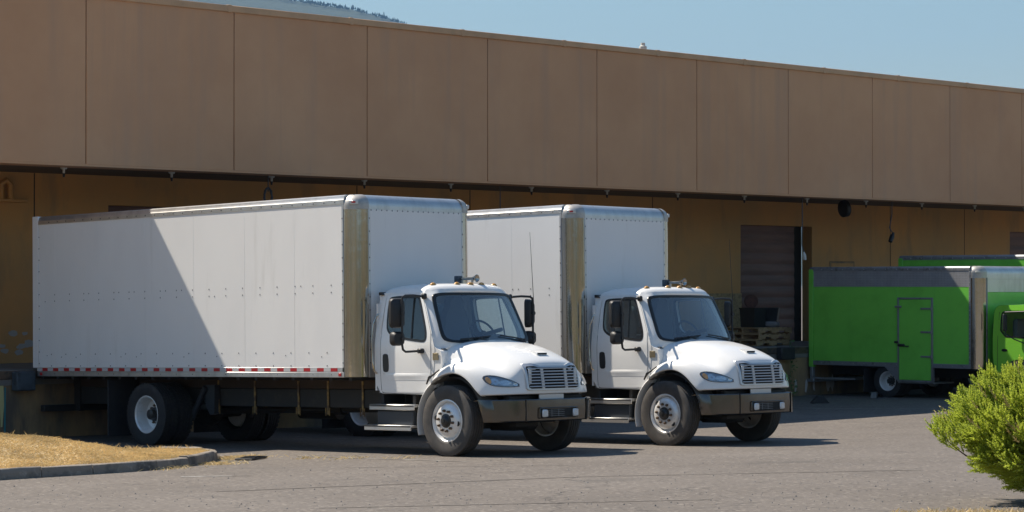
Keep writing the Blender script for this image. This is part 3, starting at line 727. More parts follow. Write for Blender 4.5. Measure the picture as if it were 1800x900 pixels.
        part('window_divider', MB().prism([(1.03, 2.24), (1.05, 2.24), (.99, 1.615), (.97, 1.615)], 'x', sx*.90, sx*.86), M['gasket'], dr) if False else \
            part('window_divider', MB().tube([(sx*(side_x(2.24)-.005), 1.075, 2.24), (sx*(side_x(1.9)-.005), 1.055, 1.9), (sx*(side_x(1.61)-.005), 1.035, 1.615)], .012, 6), M['gasket'], dr)
        hcup = chaikin([(1.585, 1.165), (1.515, 1.165), (1.49, 1.20), (1.50, 1.40), (1.53, 1.425), (1.59, 1.425), (1.615, 1.40), (1.61, 1.2)], 1)
        hd = part('door_handle', MB().prism(hcup, 'x', sx*.972, sx*.982), M['gasket'], dr)
        part('pull', MB().tube([(sx*.985, 1.545, 1.18), (sx*1.0, 1.55, 1.22), (sx*1.0, 1.56, 1.37), (sx*.985, 1.56, 1.41)], .012, 6), M['black'], hd) if False else None
        # body crease on the door (raised ridge)
        cr = MB(); rws = []
        for i in range(15):
            yy = .66+.95*i/14; e_ = math.sin(math.pi*i/14)
            rws.append([(sx*side_x(1.13), yy, 1.150), (sx*(side_x(1.13)+.012*e_), yy, 1.125), (sx*(side_x(1.1)+.006*e_), yy, 1.10), (sx*side_x(1.1), yy, 1.05)])
        part('door_crease', cr.grid(rws), M['white'], dr, 60)
        # grab rail behind the door
        part('grab_rail', MB().tube([(sx*.985, 1.735, 1.145), (sx*1.02, 1.745, 1.18), (sx*1.035, 1.765, 1.30), (sx*1.03, 1.785, 1.6), (sx*1.01, 1.775, 1.84), (sx*.98, 1.73, 1.97), (sx*.955, 1.725, 2.0)], .014, 8), M['alu_pol'], T)
        part('cab_extender', MB().prism([(1.70, 2.27), (1.80, 2.27), (1.80, 2.315), (1.74, 2.315)], 'x', sx*.78, sx*.87), M['black'], T)
        part('badge', MB().box(sx*.978, sx*.972, .475, .59, 1.335, 1.435, .002), M['badge'], T)
        part('hood_latch', MB().tube([(sx*1.06, .63, 1.0), (sx*1.075, .56, 1.09), (sx*1.06, .50, 1.13), (sx*1.03, .40, 1.20)], [.012, .02, .014, .010], 6), M['black'], T)
        # cowl side panel between door and hood
        cw = [(.63, .95), (.63, 1.60), (.53, 1.50), (.43, 1.46), (.40, 1.30), (.44, 1.1), (.55, .95)]
        cabmb.prism(cw, 'x', sx*.966, sx*.80)
    # windscreen frame
    ws_out = chaikin([(-.87, 1.585), (0, 1.565), (.87, 1.585), (.83, 1.93), (.79, 2.275), (0, 2.29), (-.79, 2.275), (-.83, 1.93)], 0)
    ws2 = []
    for (X, zz) in ws_out: ws2.append((X, zz))
    wsr = chaikin([(-.80, 1.59), (-.4, 1.575), (.4, 1.575), (.80, 1.59), (.865, 1.65), (.83, 1.93), (.795, 2.21), (.75, 2.275), (.4, 2.285), (-.4, 2.285), (-.75, 2.275), (-.795, 2.21), (-.83, 1.93), (-.865, 1.65)], 2)
    N = 160; cc = (0, 1.93)
    wl_in = polar(wsr, cc, N)
    fo = [(-.94, 1.50, .55), (-.9, 1.47, .47), (0, 1.50, .27), (.9, 1.47, .47), (.94, 1.50, .55), (.962, 1.60, .605), (.90, 1.93, .735), (.845, 2.25, .90), (.80, 2.335, .90), (.62, 2.345, .775), (.35, 2.35, .695), (0, 2.35, .67), (-.35, 2.35, .695), (-.62, 2.345, .775), (-.80, 2.335, .90), (-.845, 2.25, .90), (-.90, 1.93, .735), (-.962, 1.60, .605)]
    wl_out = polar(fo, cc, N)
    rows = []
    for t in (0, .25, .5, .75, 1):
        rr = []
        for (a, b_), (c_, d_, y_) in zip(wl_in, wl_out):
            X = a+(c_-a)*t; zz = b_+(d_-b_)*t; y0 = ws_y(a, b_)
            yy = y0+(y_-y0)*t - .012*math.sin(math.pi*t)
            rr.append((X, yy, zz))
        rows.append(rr)
    cabmb.grid(rows, True)
    # roof
    RW = [[(0, .670, 2.345), (.35, .695, 2.345), (.62, .775, 2.34), (.78, .86, 2.325), (.835, .91, 2.28), (.848, .94, 2.22)],
          [(0, .72, 2.398), (.35, .745, 2.396), (.62, .82, 2.388), (.765, .90, 2.37), (.83, .96, 2.315), (.848, .98, 2.22)],
          [(0, .82, 2.425), (.35, .84, 2.423), (.60, .90, 2.415), (.745, .98, 2.392), (.825, 1.02, 2.325), (.848, 1.03, 2.22)],
          [(0, 1.1, 2.435), (.35, 1.1, 2.433), (.60, 1.12, 2.425), (.74, 1.14, 2.397), (.825, 1.15, 2.33), (.848, 1.16, 2.22)],
          [(0, 1.5, 2.425), (.35, 1.5, 2.423), (.60, 1.5, 2.415), (.74, 1.5, 2.39), (.825, 1.5, 2.325), (.848, 1.5, 2.22)],
          [(0, 1.74, 2.40), (.35, 1.74, 2.40), (.60, 1.74, 2.39), (.74, 1.74, 2.37), (.82, 1.74, 2.31), (.848, 1.74, 2.22)],
          [(0, 1.79, 2.33), (.35, 1.79, 2.33), (.60, 1.79, 2.32), (.74, 1.79, 2.31), (.81, 1.785, 2.28), (.84, 1.78, 2.22)],
          [(0, 1.79, 2.2), (.35, 1.79, 2.2), (.6, 1.79, 2.2), (.74, 1.79, 2.2), (.81, 1.79, 2.2), (.84, 1.79, 2.2)]]
    rr = [[(-x_, y_, z_) for x_, y_, z_ in reversed(r_[1:])]+r_ for r_ in RW]
    rme = subsurf(to_mesh('roof', MB().grid(rr), M['white'], 0), 2); rme.shade_smooth(); rme.name = 'cab_roof'
    bm2 = bmesh.new(); bm2.from_mesh(rme); bv2 = BVHTree.FromBMesh(bm2)
    roof = link('cab_roof', rme, T)
    def roofz(X, Y):
        h_ = bv2.ray_cast(Vector((X, Y, 4)), Vector((0, 0, -1))); return h_[0].z if h_[0] else 2.4
    cabmb.box(-.96, .96, 1.76, 1.79, .9, 1.6).box(-.93, -.45, 1.76, 1.79, 1.6, 2.15).box(.45, .93, 1.76, 1.79, 1.6, 2.15).box(-.86, .86, 1.76, 1.79, 2.15, 2.28)
    cabmb.box(-.45, .45, 1.76, 1.79, 1.6, 1.7)
    cab = part('cab_shell', cabmb, M['white'], T, 35, weld=True)
    part('rear_window', MB().box(-.45, .45, 1.77, 1.776, 1.7, 2.15), M['glass'], T)
    # cab floor, headliner, firewall: the dark inside
    ins = MB().box(-.93, .93, .5, 1.75, .86, .90).box(-.90, .90, .45, .55, .88, 1.5).box(-.90, .90, 1.735, 1.755, .9, 1.68)
    ins.box(-.78, .78, .95, 1.74, 2.30, 2.315)
    part('cab_lining', ins, M['interior'], T, 0)
    wsg = part('windshield', MB().grid([[(a*k, ws_y(a*k, 1.93+(b_-1.93)*k)+.006, 1.93+(b_-1.93)*k) for a, b_ in wl_in] for k in (.01, .2, .4, .6, .8, 1.0)], True), M['wsglass'], T, 60)
    wl_s = [(a*1.018, 1.93+(b_-1.93)*1.03) for a, b_ in wl_in]; wl_b = [(a*.955, 1.93+(b_-1.93)*.925) for a, b_ in wl_in]
    part('windshield_seal', MB().grid([[(a, ws_y(a, b_)+.012, b_) for a, b_ in wl_s], [(a, ws_y(a, b_)-.010, b_) for a, b_ in wl_s], [(a, ws_y(a, b_)-.012, b_) for a, b_ in wl_in], [(a, ws_y(a, b_)+.002, b_) for a, b_ in wl_b]], True), M['gasket'], wsg, 50)
    for x0, x1, za, zb in ((-.62, -.08, 1.625, 1.665), (.12, .74, 1.675, 1.61)):
        part('wiper', MB().tube([(x0+(x1-x0)*k/8, ws_y(x0+(x1-x0)*k/8, za+(zb-za)*k/8)-.022, za+(zb-za)*k/8) for k in range(9)], .010, 6), M['black'], wsg)
        xm = (x0+x1)/2
        part('wiper_arm', MB().tube([(xm, ws_y(xm, (za+zb)/2)-.03, (za+zb)/2), (xm+.18, ws_y(xm+.18, 1.60)-.03, 1.60), (xm+.30, ws_y(xm+.3, 1.575)-.015, 1.575)], .009, 6), M['black'], wsg)
    # dashboard, seats, wheel
    rows = []
    for i in range(17):
        X = -.84+1.68*i/16; hump = .09*max(0, 1-((X-.42)/.36)**2)
        y0 = ws_y(X, 1.62)+.05
        rows.append([(X, y0, 1.56), (X, y0+.06, 1.60+hump*.3), (X, .66, 1.605+hump), (X, .80, 1.58+hump), (X, .84, 1.45), (X, .80, 1.1)])
    part('dashboard', MB().grid(rows), M['dash'], T, 50)
    for X in (-.45, .45):
        st = part('seat', MB().box(X-.25, X+.25, 1.12, 1.62, 1.28, 1.42, .05).box(X-.18, X+.18, 1.2, 1.55, .9, 1.3, .02), M['seat'], T)
        bk = [(X-.25, 1.40), (X-.26, 1.8), (X-.20, 2.02), (X-.14, 2.10), (X-.13, 2.22), (X-.08, 2.26), (X+.08, 2.26), (X+.13, 2.22), (X+.14, 2.10), (X+.20, 2.02), (X+.26, 1.8), (X+.25, 1.40)]
        part('backrest', MB().prism(chaikin(bk, 1), 'y', 1.53, 1.66), M['seat'], st, 30)
    sw = part('steering_wheel', MB(), M['black'], T) if False else None
    stw = empty('steering_wheel', (.43, .96, 1.69), (R(-30), 0, 0)); stw.parent = T
    part('steering_rim', MB().tube([(.235*math.cos(a), 0, .235*math.sin(a)) for a in [2*math.pi*k/32 for k in range(33)]], .016, 8, caps=False), M['black'], stw, 60)
    part('steering_hub', MB().lathe([(-.02, 0), (-.02, .06), (.04, .06), (.05, 0)], n=16, axis='y').box(-.2, .2, -.005, .015, -.02, .02).box(-.02, .02, -.005, .015, -.2, 0).tube([(0, .0, 0), (0, -.35, -.12)], .03, 8), M['black'], stw)
    # ---- roof lamps and horn
    for X in (-.62, -.25, 0, .25, .62):
        yy = .80+.17*(X/.7)**2; zz = roofz(X, yy)
        lm_ = part('marker_lamp', MB().lathe([(0, .052), (.012, .05), (.035, .03), (.042, 0)], n=14, axis='z'), M['amber'], T)
        lm_.location = (X, yy, zz-.006); lm_.rotation_euler = (R(8), 0, 0); lm_.scale = (1.05, .8, .95)
    hz_ = roofz(.1, 1.3)
    hn = part('air_horn', MB().lathe([(-.34, .052), (-.335, .058), (-.31, .04), (-.24, .022), (0, .017), (.02, .0)], c=(.18, 1.18, hz_+.075), n=16, axis='y').lathe([(-.31, 0.0), (-.335, .05)], c=(.18, 1.18, hz_+.075), n=16, axis='y'), M['alu_pol'], T)
    part('horn_driver', MB().box(.13, .23, 1.18, 1.27, hz_+.01, hz_+.12, .01), M['bumper_blue'], hn)
    part('horn_bracket', MB().box(.17, .19, .92, .95, hz_-.01, hz_+.06).box(.17, .19, 1.12, 1.15, hz_-.01, hz_+.06), M['alu_pol'], hn)
    # ---- mirrors
    for sx in (-1, 1):
        mr = part('mirror', MB().tube([(sx*.87, .87, 2.235), (sx*1.10, .845, 2.25), (sx*1.27, .83, 2.245), (sx*1.325, .83, 2.22), (sx*1.335, .83, 2.16), (sx*1.335, .83, 1.55), (sx*1.32, .83, 1.485), (sx*1.27, .83, 1.455), (sx*1.0, .80, 1.465)], .017, 8)
                  .box(sx*.84, sx*.90, .82, .90, 2.20, 2.28, .015).box(sx*.955, sx*1.03, .76, .86, 1.43, 1.50, .015), M['black'], T)
        def head(zc_, hh, ww, dd, nm):
            xm = 0.; ax_, ay_ = sx*1.345, .925; ca, sa = math.cos(R(25)), math.sin(R(25))*sx
            def rot(x_, y_): return (ax_+x_*ca-y_*sa, ay_+x_*sa+y_*ca)
            loop = chaikin([(xm-ww/2, zc_-hh/2), (xm+ww/2, zc_-hh/2), (xm+ww/2, zc_+hh/2), (xm-ww/2, zc_+hh/2)], 0)
            rc = .06
            L = []
            for cx_, cz_, a0 in ((xm+ww/2-rc, zc_+hh/2-rc, 0), (xm-ww/2+rc, zc_+hh/2-rc, 90), (xm-ww/2+rc, zc_-hh/2+rc, 180), (xm+ww/2-rc, zc_-hh/2+rc, 270)):
                for k in range(5): L.append((cx_+rc*math.cos(R(a0+22.5*k)), cz_+rc*math.sin(R(a0+22.5*k))))
            def sc(k, y_): return [(*rot(a*k, y_), zc_+(b_-zc_)*k) for a, b_ in L]
            yb = .03
            part(nm, MB().grid([sc(.01, yb-dd), sc(.7, yb-dd), sc(.93, yb-dd*.75), sc(1, yb-dd*.3), sc(1, yb), sc(.95, yb+.004)], True), M['black'], mr, 35)
            part('mirror_glass', MB().grid([sc(.01, yb+.002), sc(.96, yb+.002)], True), M['mirror'], mr, 0)
            part('mirror_clamp', MB().lathe([(0, 0), (0, .03), (.03, .03), (.03, 0)], c=(sx*1.335, .80, zc_), n=10, axis='y'), M['black'], mr)
        head(2.0, .42, .22, .10, 'mirror_head'); head(1.64, .20, .20, .12, 'convex_mirror_head')
    part('antenna', MB().tube([(1.34, .83, 2.05), (1.345, .83, 2.12), (1.35, .83, 2.25), (1.30, .84, 3.2)], [.012, .016, .006, .003], 6), M['black'], T)
    # ---- cargo box
    BX, YA, YB, ZA, ZH = 1.21, 1.91, 9.86, 1.09, 3.735
    cb = part('cargo_box', MB().box(-BX+.02, BX-.02, YA+.28, YB-.1, ZA+.03, ZH-.16).box(-BX+.25, BX-.25, YA+.02, YA+.3, ZA+.03, ZH-.2).box(-BX+.03, BX-.03, YA+.2, YB-.02, ZH-.2, ZH-.02, .05), M['boxwhite'], T, 30)
    y_f, y_r = 2.185, 9.70
    edges = [y_f+.012, 3.26, 4.40, 5.62, 6.84, 8.07, 9.24, y_r]
    for sx in (-1, 1):
        for a, b_ in zip(edges, edges[1:]):
            part('side_panel', MB().box(sx*BX, sx*(BX-.025), a+.0005, b_-.0005, ZA+.135, ZH-.125, .0018), M['boxwhite'], cb)
        part('bottom_rail', MB().box(sx*(BX+.010), sx*(BX-.05), y_f-.01, YB-.13, ZA, ZA+.075, .004).box(sx*(BX+.006), sx*(BX-.05), y_f-.01, YB-.13, ZA+.075, ZA+.145, .003), M['alu'], cb)
        part('top_rail', MB().prism([(sx*(BX+.008), ZH-.135), (sx*(BX+.008), ZH-.075), (sx*(BX-.002), ZH-.06), (sx*(BX-.01), ZH-.02), (sx*(BX-.06), ZH), (sx*(BX-.12), ZH), (sx*(BX-.12), ZH-.13)], 'y', y_f-.02, YB-.13), M['alu'], cb, 25)
        part('rear_post', MB().box(sx*(BX+.012), sx*(BX-.09), 9.705, YB, ZA+.14, ZH+.002, .006), M['boxwhite'], cb)
        tm = None
        for k in range(25):
            yy = 2.32+.297*k
            nm, mt = 'reflector_tape', 'redtape'
            if k == 0:
                tme = to_mesh('reflector_tape', MB().box(sx*(BX+.0085), sx*(BX+.002), 0, .145, ZA+.085, ZA+.134), M['redtape'], 0)
                wme = to_mesh('reflector_tape', MB().box(sx*(BX+.0085), sx*(BX+.002), .147, .295, ZA+.085, ZA+.134), M['whitetape'], 0)
            link('reflector_tape', tme, cb, (0, yy, 0)); link('reflector_tape', wme, cb, (0, yy, 0))
        for yy in (2.26, 9.62):
            part('side_marker', MB().box(sx*(BX+.022), sx*(BX+.008), yy-.03, yy+.03, ZA+.015, ZA+.065, .006), M['red'], cb)
        # corner post: quarter round
        rows = []
        rc = .255
        for k in range(13):
            a = R(90*k/12); X = sx*(BX-rc+rc*math.cos(a)); yy = YA+rc-rc*math.sin(a)
            rows.append([(X, yy, ZA+.005), (X, yy, ZH-.20)])
        post = part('corner_post', MB().grid([[p_[0] for p_ in rows], [(p_[0][0], p_[0][1], 1.9) for p_ in rows], [(p_[0][0], p_[0][1], 2.8) for p_ in rows], [p_[1] for p_ in rows]]), M['alu_pol'], cb, 60)
        part('post_flange', MB().box(sx*(BX+.006), sx*(BX-.02), y_f-.012, y_f+.028, ZA+.0, ZH-.13, .003).box(sx*(BX-rc-.028), sx*(BX-rc+.012), YA-.006, YA+.02, ZA, ZH-.2, .003), M['alu'], cb)
        # top corner casting (rounded in both directions)
        rows = []
        for i in range(9):
            ph = R(90*i/8)
            rr2 = []
            for k in range(13):
                a = R(90*k/12)
                rad = rc*(.25+.75*math.cos(ph)) if i else rc
                rad = rc-.16+.16*math.cos(ph)+.006
                rr2.append((sx*(BX-rc+rad*math.cos(a)), YA+rc-rad*math.sin(a), ZH-.155+.16*math.sin(ph)))
            rows.append(rr2)
        low = [(x_, y_, ZH-.215) for x_, y_, z_ in rows[0]]
        rows = [low]+rows+[[(sx*(BX-rc), YA+rc, ZH+.004)]*13]
        ct = part('corner_cap', MB().grid(rows), M['casting'], cb, 45)
        a = R(38); px_, py_ = BX-rc+(rc+.01)*math.cos(a), YA+rc-(rc+.01)*math.sin(a)
        mk_ = part('marker_housing', MB().box(-.07, .07, -.012, .03, -.03, .03, .006), M['alu'], ct); mk_.location = (sx*px_, py_, ZH-.115); mk_.rotation_euler = (0, 0, sx*R(52))
        mk2 = part('marker_lens', MB().box(-.03, .03, -.018, -.010, -.013, .013, .004), M['red'], ct); mk2.location = mk_.location; mk2.rotation_euler = mk_.rotation_euler
    # front: rounded top edge and panel
    rows = []
    for i in range(11):
        ph = R(90*i/10); rows.append([(X, YA+.175-.175*math.cos(ph), ZH-.17+.17*math.sin(ph)) for X in (-BX+.24, -.6, 0, .6, BX-.24)])
    rows = [[(p_[0], p_[1], ZH-.235) for p_ in rows[0]]]+rows
    part('front_top_rail', MB().grid(rows), M['alu'], cb, 60)
    part('front_panel', MB().box(-BX+.255, BX-.255, YA-.002, YA+.02, ZA+.12, ZH-.215, .003), M['boxwhite'], cb)
    part('front_kick_plate', MB().box(-BX+.255, BX-.255, YA-.003, YA+.02, ZA+.0, ZA+.115, .003), M['alu'], cb)
    part('roof_skin', MB().box(-BX+.12, BX-.12, YA+.17, YB-.02, ZH-.012, ZH+.003), M['alu'], cb)
    part('rear_frame', MB().box(-BX+.09, BX-.09, YB-.06, YB, ZH-.25, ZH, .005).box(-BX+.09, BX-.09, YB-.06, YB, ZA, ZA+.14, .005), M['boxwhite'], cb)
    part('rear_shutter', MB().box(-BX+.09, BX-.09, YB-.05, YB-.03, ZA+.14, ZH-.25), M['boxwhite'], cb)
    # rivets (too small to pick apart): one part
    rv = MB()
    def rivet(X, yy, zz, nx, ny, r_=.0125):
        t_ = Vector((nx, ny, 0)); u_ = Vector((-ny, nx, 0)); c_ = Vector((X, yy, zz)); V = []
        for k in range(6):
            an = k*math.pi/3; V.append(c_+(u_*math.cos(an)+Vector((0, 0, 1))*math.sin(an))*r_)
        V.append(c_+t_*.008); rv.add(V, [(k, (k+1) % 6, 6) for k in range(6)])
    for sx in (-1, 1):
        yy = 2.35
        while yy < 9.6:
            rivet(sx*(BX+.009), yy, ZH-.105, sx, 0); yy += .235
        yy = 2.45
        while yy < 9.65:
            for zz in (2.43, 2.325): rivet(sx*(BX+.001), yy+.004*math.sin(yy*9), zz, sx, 0, .0115)
            rivet(sx*(BX+.001), yy+.1, 1.45, sx, 0, .0115); rivet(sx*(BX+.001), yy+.1, 1.26, sx, 0, .0115)
            if random.random() < .35: rivet(sx*(BX+.001), yy+.22, 1.39+random.random()*.05, sx, 0, .010)
            if random.random() < .3: rivet(sx*(BX+.001), yy+.27, 2.375+.055*random.choice((-1, 1)), sx, 0, .011)
            rivet(sx*(BX+.011), yy, 1.13, sx, 0, .008)
            yy += .40
        zz = 1.3
        while zz < 3.5:
            rivet(sx*(BX+.007), y_f+.012, zz, sx, 0, .013); rivet(sx*(BX-.262), YA-.007, zz, 0, -1, .012); rivet(sx*(BX+.001), 9.69, zz, sx, 0, .011); zz += .19
    X = -BX+.3
    while X < BX-.27: rivet(X, YA-.002, ZH-.225, 0, -1, .012); X += .105
    stuff(part('rivets', rv, mk('rivet_steel_shaded', (.07, .07, .075), .55, .3), cb, 0))  # steel darkened so the colour takes in the shadow at each rivet
    return T

def place(T, x, y, zz, ax=-.0235, ay=.0095):
    T.location = (x, y, zz); T.rotation_euler = (ax, ay, 0)
t1 = make_truck()
place(t1, 25.05, 24.165, -2.397+ZO)
tag(t1, 'white box truck nearest the dry grass mound, building shadow across its cargo box', 'box truck', 'white box trucks backed to the dock')
t2 = copy_tree(t1)
place(t2, 29.368, 23.867, -2.448+ZO)
tag(t2, 'white box truck in the middle, parked between the other white truck and the green truck', 'box truck', 'white box trucks backed to the dock')
for ch in t2.children:
    if ch.name.startswith('wheel') and abs(ch.location.y) < .3: ch.rotation_euler.x += R(35)

# ------------------------------------------------------------------ green van-body trucks (local: y rearwards, z up)
def make_green():
    G = empty('delivery_truck')
    W2 = 1.15; ya, yb, zr, zt = .90, 5.43, .68, 2.87
    cb = part('cargo_box', MB().box(-W2+.02, W2-.02, ya+.26, yb-.05, zr+.05, zt-.1).box(-W2+.24, W2-.24, ya+.01, ya+.3, zr+.05, zt-.2).box(-W2+.1, W2-.1, ya+.2, yb-.02, zt-.15, zt-.005), M['green'], G)
    for sx in (-1, 1):
        edges = [ya+.27, 2.05, 3.05, 4.25, yb-.13]
        for a, b_ in zip(edges, edges[1:]):
            z0 = zr+.09
            part('side_panel', MB().box(sx*W2, sx*(W2-.02), a+.001, b_-.001, z0, zt-.44, .002), M['green'], cb)
        part('vent_band', MB().box(sx*(W2+.003), sx*(W2-.02), ya+.27, yb-.13, zt-.437, zt-.085, .002), M['perf'], cb)
        hm = MB()
        yy = ya+.32
        while yy < yb-.18:
            for k in range(9):
                zz = zt-.41+k*.036
                hm.add([(sx*(W2+.0042), yy, zz), (sx*(W2+.0042), yy+.015, zz), (sx*(W2+.0042), yy+.015, zz+.018), (sx*(W2+.0042), yy, zz+.018)], [(0, 1, 2, 3)])
            yy += .038
        stuff(part('perforations', hm, M['perf_hole'], cb, 0))
        part('top_rail', MB().prism([(sx*(W2+.01), zt-.09), (sx*(W2+.01), zt-.03), (sx*(W2-.01), zt), (sx*(W2-.12), zt+.005), (sx*(W2-.12), zt-.08)], 'y', ya+.26, yb-.03), M['greyframe'], cb, 25)
        part('bottom_rail', MB().box(sx*(W2+.012), sx*(W2-.06), ya+.27, yb-.06, zr, zr+.095, .004), M['greyframe'], cb)
        part('rear_post', MB().box(sx*(W2+.014), sx*(W2-.09), yb-.125, yb, zr-.05, zt-.05, .006), M['green'], cb)
        rows = []
        rc = .25
        for k in range(13):
            a = R(90*k/12); rows.append((sx*(W2-rc+rc*math.cos(a)), ya+rc-rc*math.sin(a)))
        part('corner_post', MB().grid([[(x_, y_, z_) for x_, y_ in rows] for z_ in (zr, 1.5, 2.2, zt-.24)]), M['alu_pol'], cb, 60)
        part('post_flange', MB().box(sx*(W2+.008), sx*(W2-.02), ya+.235, ya+.285, zr, zt-.1, .003).box(sx*(W2-rc-.03), sx*(W2-rc+.015), ya-.008, ya+.02, zr, zt-.24, .003), M['greyframe'], cb)
        cr = []
        for i in range(9):
            ph = R(90*i/8); rad = rc-.15+.15*math.cos(ph)+.006
            cr.append([(sx*(W2-rc+rad*math.cos(R(90*k/12))), ya+rc-rad*math.sin(R(90*k/12)), zt-.14+.15*math.sin(ph)) for k in range(13)])
        cr = [[(x_, y_, zt-.25) for x_, y_, z_ in cr[0]]]+cr+[[(sx*(W2-rc), ya+rc, zt+.008)]*13]
        cap = part('corner_cap', MB().grid(cr), M['casting'], cb, 45)
        lamp = part('marker_lamp', MB().box(-.05, .05, -.012, .02, -.022, .022, .006), M['lampwhite'], cap); lamp.location = (sx*(W2-rc+.27*.79), ya+rc-.27*.62, zt-.12); lamp.rotation_euler = (0, 0, sx*R(52))
        # rivet rows
        rv = MB(); yy = ya+.4
        while yy < yb-.15:
            for zz, r_ in ((zt-.055, .014), (zr+.05, .010)):
                rv.add([(sx*(W2+.013), yy-r_, zz), (sx*(W2+.013), yy, zz-r_), (sx*(W2+.013), yy+r_, zz), (sx*(W2+.013), yy, zz+r_), (sx*(W2+.02), yy, zz)], [(0, 1, 4), (1, 2, 4), (2, 3, 4), (3, 0, 4)])
            yy += .29
        zz = zr+.15
        while zz < zt-.3:
            rv.add([(sx*(W2+.009), ya+.26-.012, zz), (sx*(W2+.009), ya+.26, zz-.012), (sx*(W2+.009), ya+.26+.012, zz), (sx*(W2+.009), ya+.26, zz+.012), (sx*(W2+.016), ya+.26, zz)], [(0, 1, 4), (1, 2, 4), (2, 3, 4), (3, 0, 4)])
            zz += .10
        stuff(part('rivets', rv, M['alu'], cb, 0))
    # near side door hanging below the rail
    sx = -1
    d0, d1, z0, z1 = 2.09, 3.01, .36, 2.20
    dr = part('side_door', MB().box(-W2-.03, -W2+.03, d0+.045, d1-.045, z0+.045, z1-.045, .006), M['green'], G)
    part('door_frame', MB().box(-W2-.035, -W2+.05, d0, d0+.04, z0, z1, .006).box(-W2-.035, -W2+.05, d1-.04, d1, z0, z1, .006).box(-W2-.034, -W2+.05, d0+.04, d1-.04, z1-.04, z1, .006).box(-W2-.034, -W2+.05, d0+.04, d1-.04, z0, z0+.04, .006), M['greyframe'], dr)
    for zz in (.92, 1.45, 1.96):
        part('hinge', MB().box(-W2-.05, -W2-.031, d0-.02, d0+.30, zz-.02, zz+.02, .004).tube([(-W2-.05, d0+.01, zz-.05), (-W2-.05, d0+.01, zz+.05)], .022, 8), M['greyframe'], dr)
    part('door_latch', MB().box(-W2-.06, -W2-.031, d1-.20, d1-.02, 1.13, 1.19, .008).tube([(-W2-.06, d1-.12, 1.16), (-W2-.08, d1-.26, 1.14), (-W2-.08, d1-.33, 1.14)], .014, 6).box(-W2-.07, -W2-.03, d1-.02, d1+.06, 1.20, 1.25, .008), M['black'], dr)
    part('door_catch', MB().box(-W2-.06, -W2-.031, d1-.12, d1+.05, 1.98, 2.02, .006), M['greyframe'], dr)
    part('gusset', MB().prism([(3.01, zr), (3.36, zr), (3.05, .40), (3.01, .36)], 'x', -W2-.01, -W2+.02), M['greyframe'], G)
    part('step_plate', MB().box(-W2, -W2+.8, d0, d1, z0-.03, z0+.0, .006), M['greyframe'], G)
    # front
    rows = []
    for i in range(11):
        ph = R(90*i/10); rows.append([(X, ya+.16-.165*math.cos(ph), zt-.16+.165*math.sin(ph)) for X in (-W2+.24, 0, W2-.24)])
    rows = [[(p_[0], p_[1], zt-.27) for p_ in rows[0]]]+rows
    part('front_top_rail', MB().grid(rows), M['alu'], cb, 60)
    part('front_band', MB().box(-W2+.25, W2-.25, ya-.004, ya+.02, zt-.55, zt-.27, .003), M['alu'], cb)
    part('front_panel', MB().box(-W2+.25, W2-.25, ya-.002, ya+.02, zr, zt-.553, .003), M['green'], cb)
    part('roof_skin', MB().box(-W2+.12, W2-.12, ya+.16, yb-.02, zt-.004, zt+.008), M['alu'], cb)
    part('rear_shutter', MB().box(-W2+.09, W2-.09, yb-.04, yb-.02, zr, zt-.1), M['green'], cb)
    # chassis
    for s in (-1, 1):
        part('frame_rail', MB().box(s*.36, s*.43, -1.2, 5.3, .45, .66, .01), M['frame'], G)
        part('mud_flap', MB().box(s*1.1, s*.6, 3.95, 3.97, .1, .62), M['rubber'], G)
        part('rear_leg', MB().box(s*1.15, s*1.05, yb-.10, yb-.02, .30, zr, .01), M['greyframe'], G)
    part('rear_bumper', MB().box(-1.15, 1.15, yb-.12, yb+.12, .29, .36, .01).box(-1.1, -1.02, 4.2, yb, .36, .40), M['greyframe'], G)
    part('rear_axle', MB().tube([(-.9, 3.35, .36), (.9, 3.35, .36)], .07, 10), M['frame'], G)
    sc = .36/.495
    for y_ in (3.35, 0.0):
        for s in (-1, 1):
            w_ = rear_wheel(G, s, y_, .36, .97); w_.scale = (.8, sc, sc)
            w_.name = 'wheel'
    for s in (-1, 1):
        w_ = rear_wheel(G, s, 3.35, .36, .72, False); w_.scale = (.8, sc, sc)
    # forward-control cab
    H2 = .95
    side = chaikin([(.72, .62), (.72, 1.85), (.68, 2.0), (.55, 2.05), (-.55, 2.05), (-.75, 1.97), (-1.12, 1.22), (-1.2, 1.1), (-1.2, .55), (-.50, .55), (-.44, .75), (-.2, .90), (.2, .90), (.40, .78), (.48, .62)], 1)
    win = chaikin([(.52, 1.38), (.52, 1.86), (.47, 1.91), (-.50, 1.91), (-.62, 1.85), (-.90, 1.36), (-.86, 1.30), (-.30, 1.30), (.0, 1.38)], 1)
    c0 = (-.1, 1.5)
    sxx = lambda zz: H2-.07*max(0, (zz-1.3)/.75)**1.3
    for s in (-1, 1):
        cm = MB(); wi = polar(win, c0, 96); so_ = polar(side, c0, 96)
        f3 = lambda off: (lambda p: (s*(sxx(p[2])+off), p[1], p[2]))
        cm.ring([(0, a, b_) for a, b_ in wi], [(0, a, b_) for a, b_ in so_], 4, f3(0))
        cm.grid([[(s*sxx(b_), a, b_) for a, b_ in wi], [(s*(sxx(b_)-.04), a, b_) for a, b_ in wi]], True)
        cab = part('cab_side', cm, M['green_cab'], G, 35)
    cs = polar(side, c0, 96)
    part('cab_skin', MB().grid([[(X*sxx(b_)/H2, a, b_) for a, b_ in cs] for X in (-H2, -.3, .3, H2)], True), M['green_cab'], G, 40) if False else None
    # roof, back, front as strips following the outline
    def strip(pts, mat, name): return part(name, MB().grid([[(-sxx(b_), a, b_), (0, a-(.0), b_+(.02 if b_ > 1.95 else 0)), (sxx(b_), a, b_)] for a, b_ in pts]), mat, G, 50)
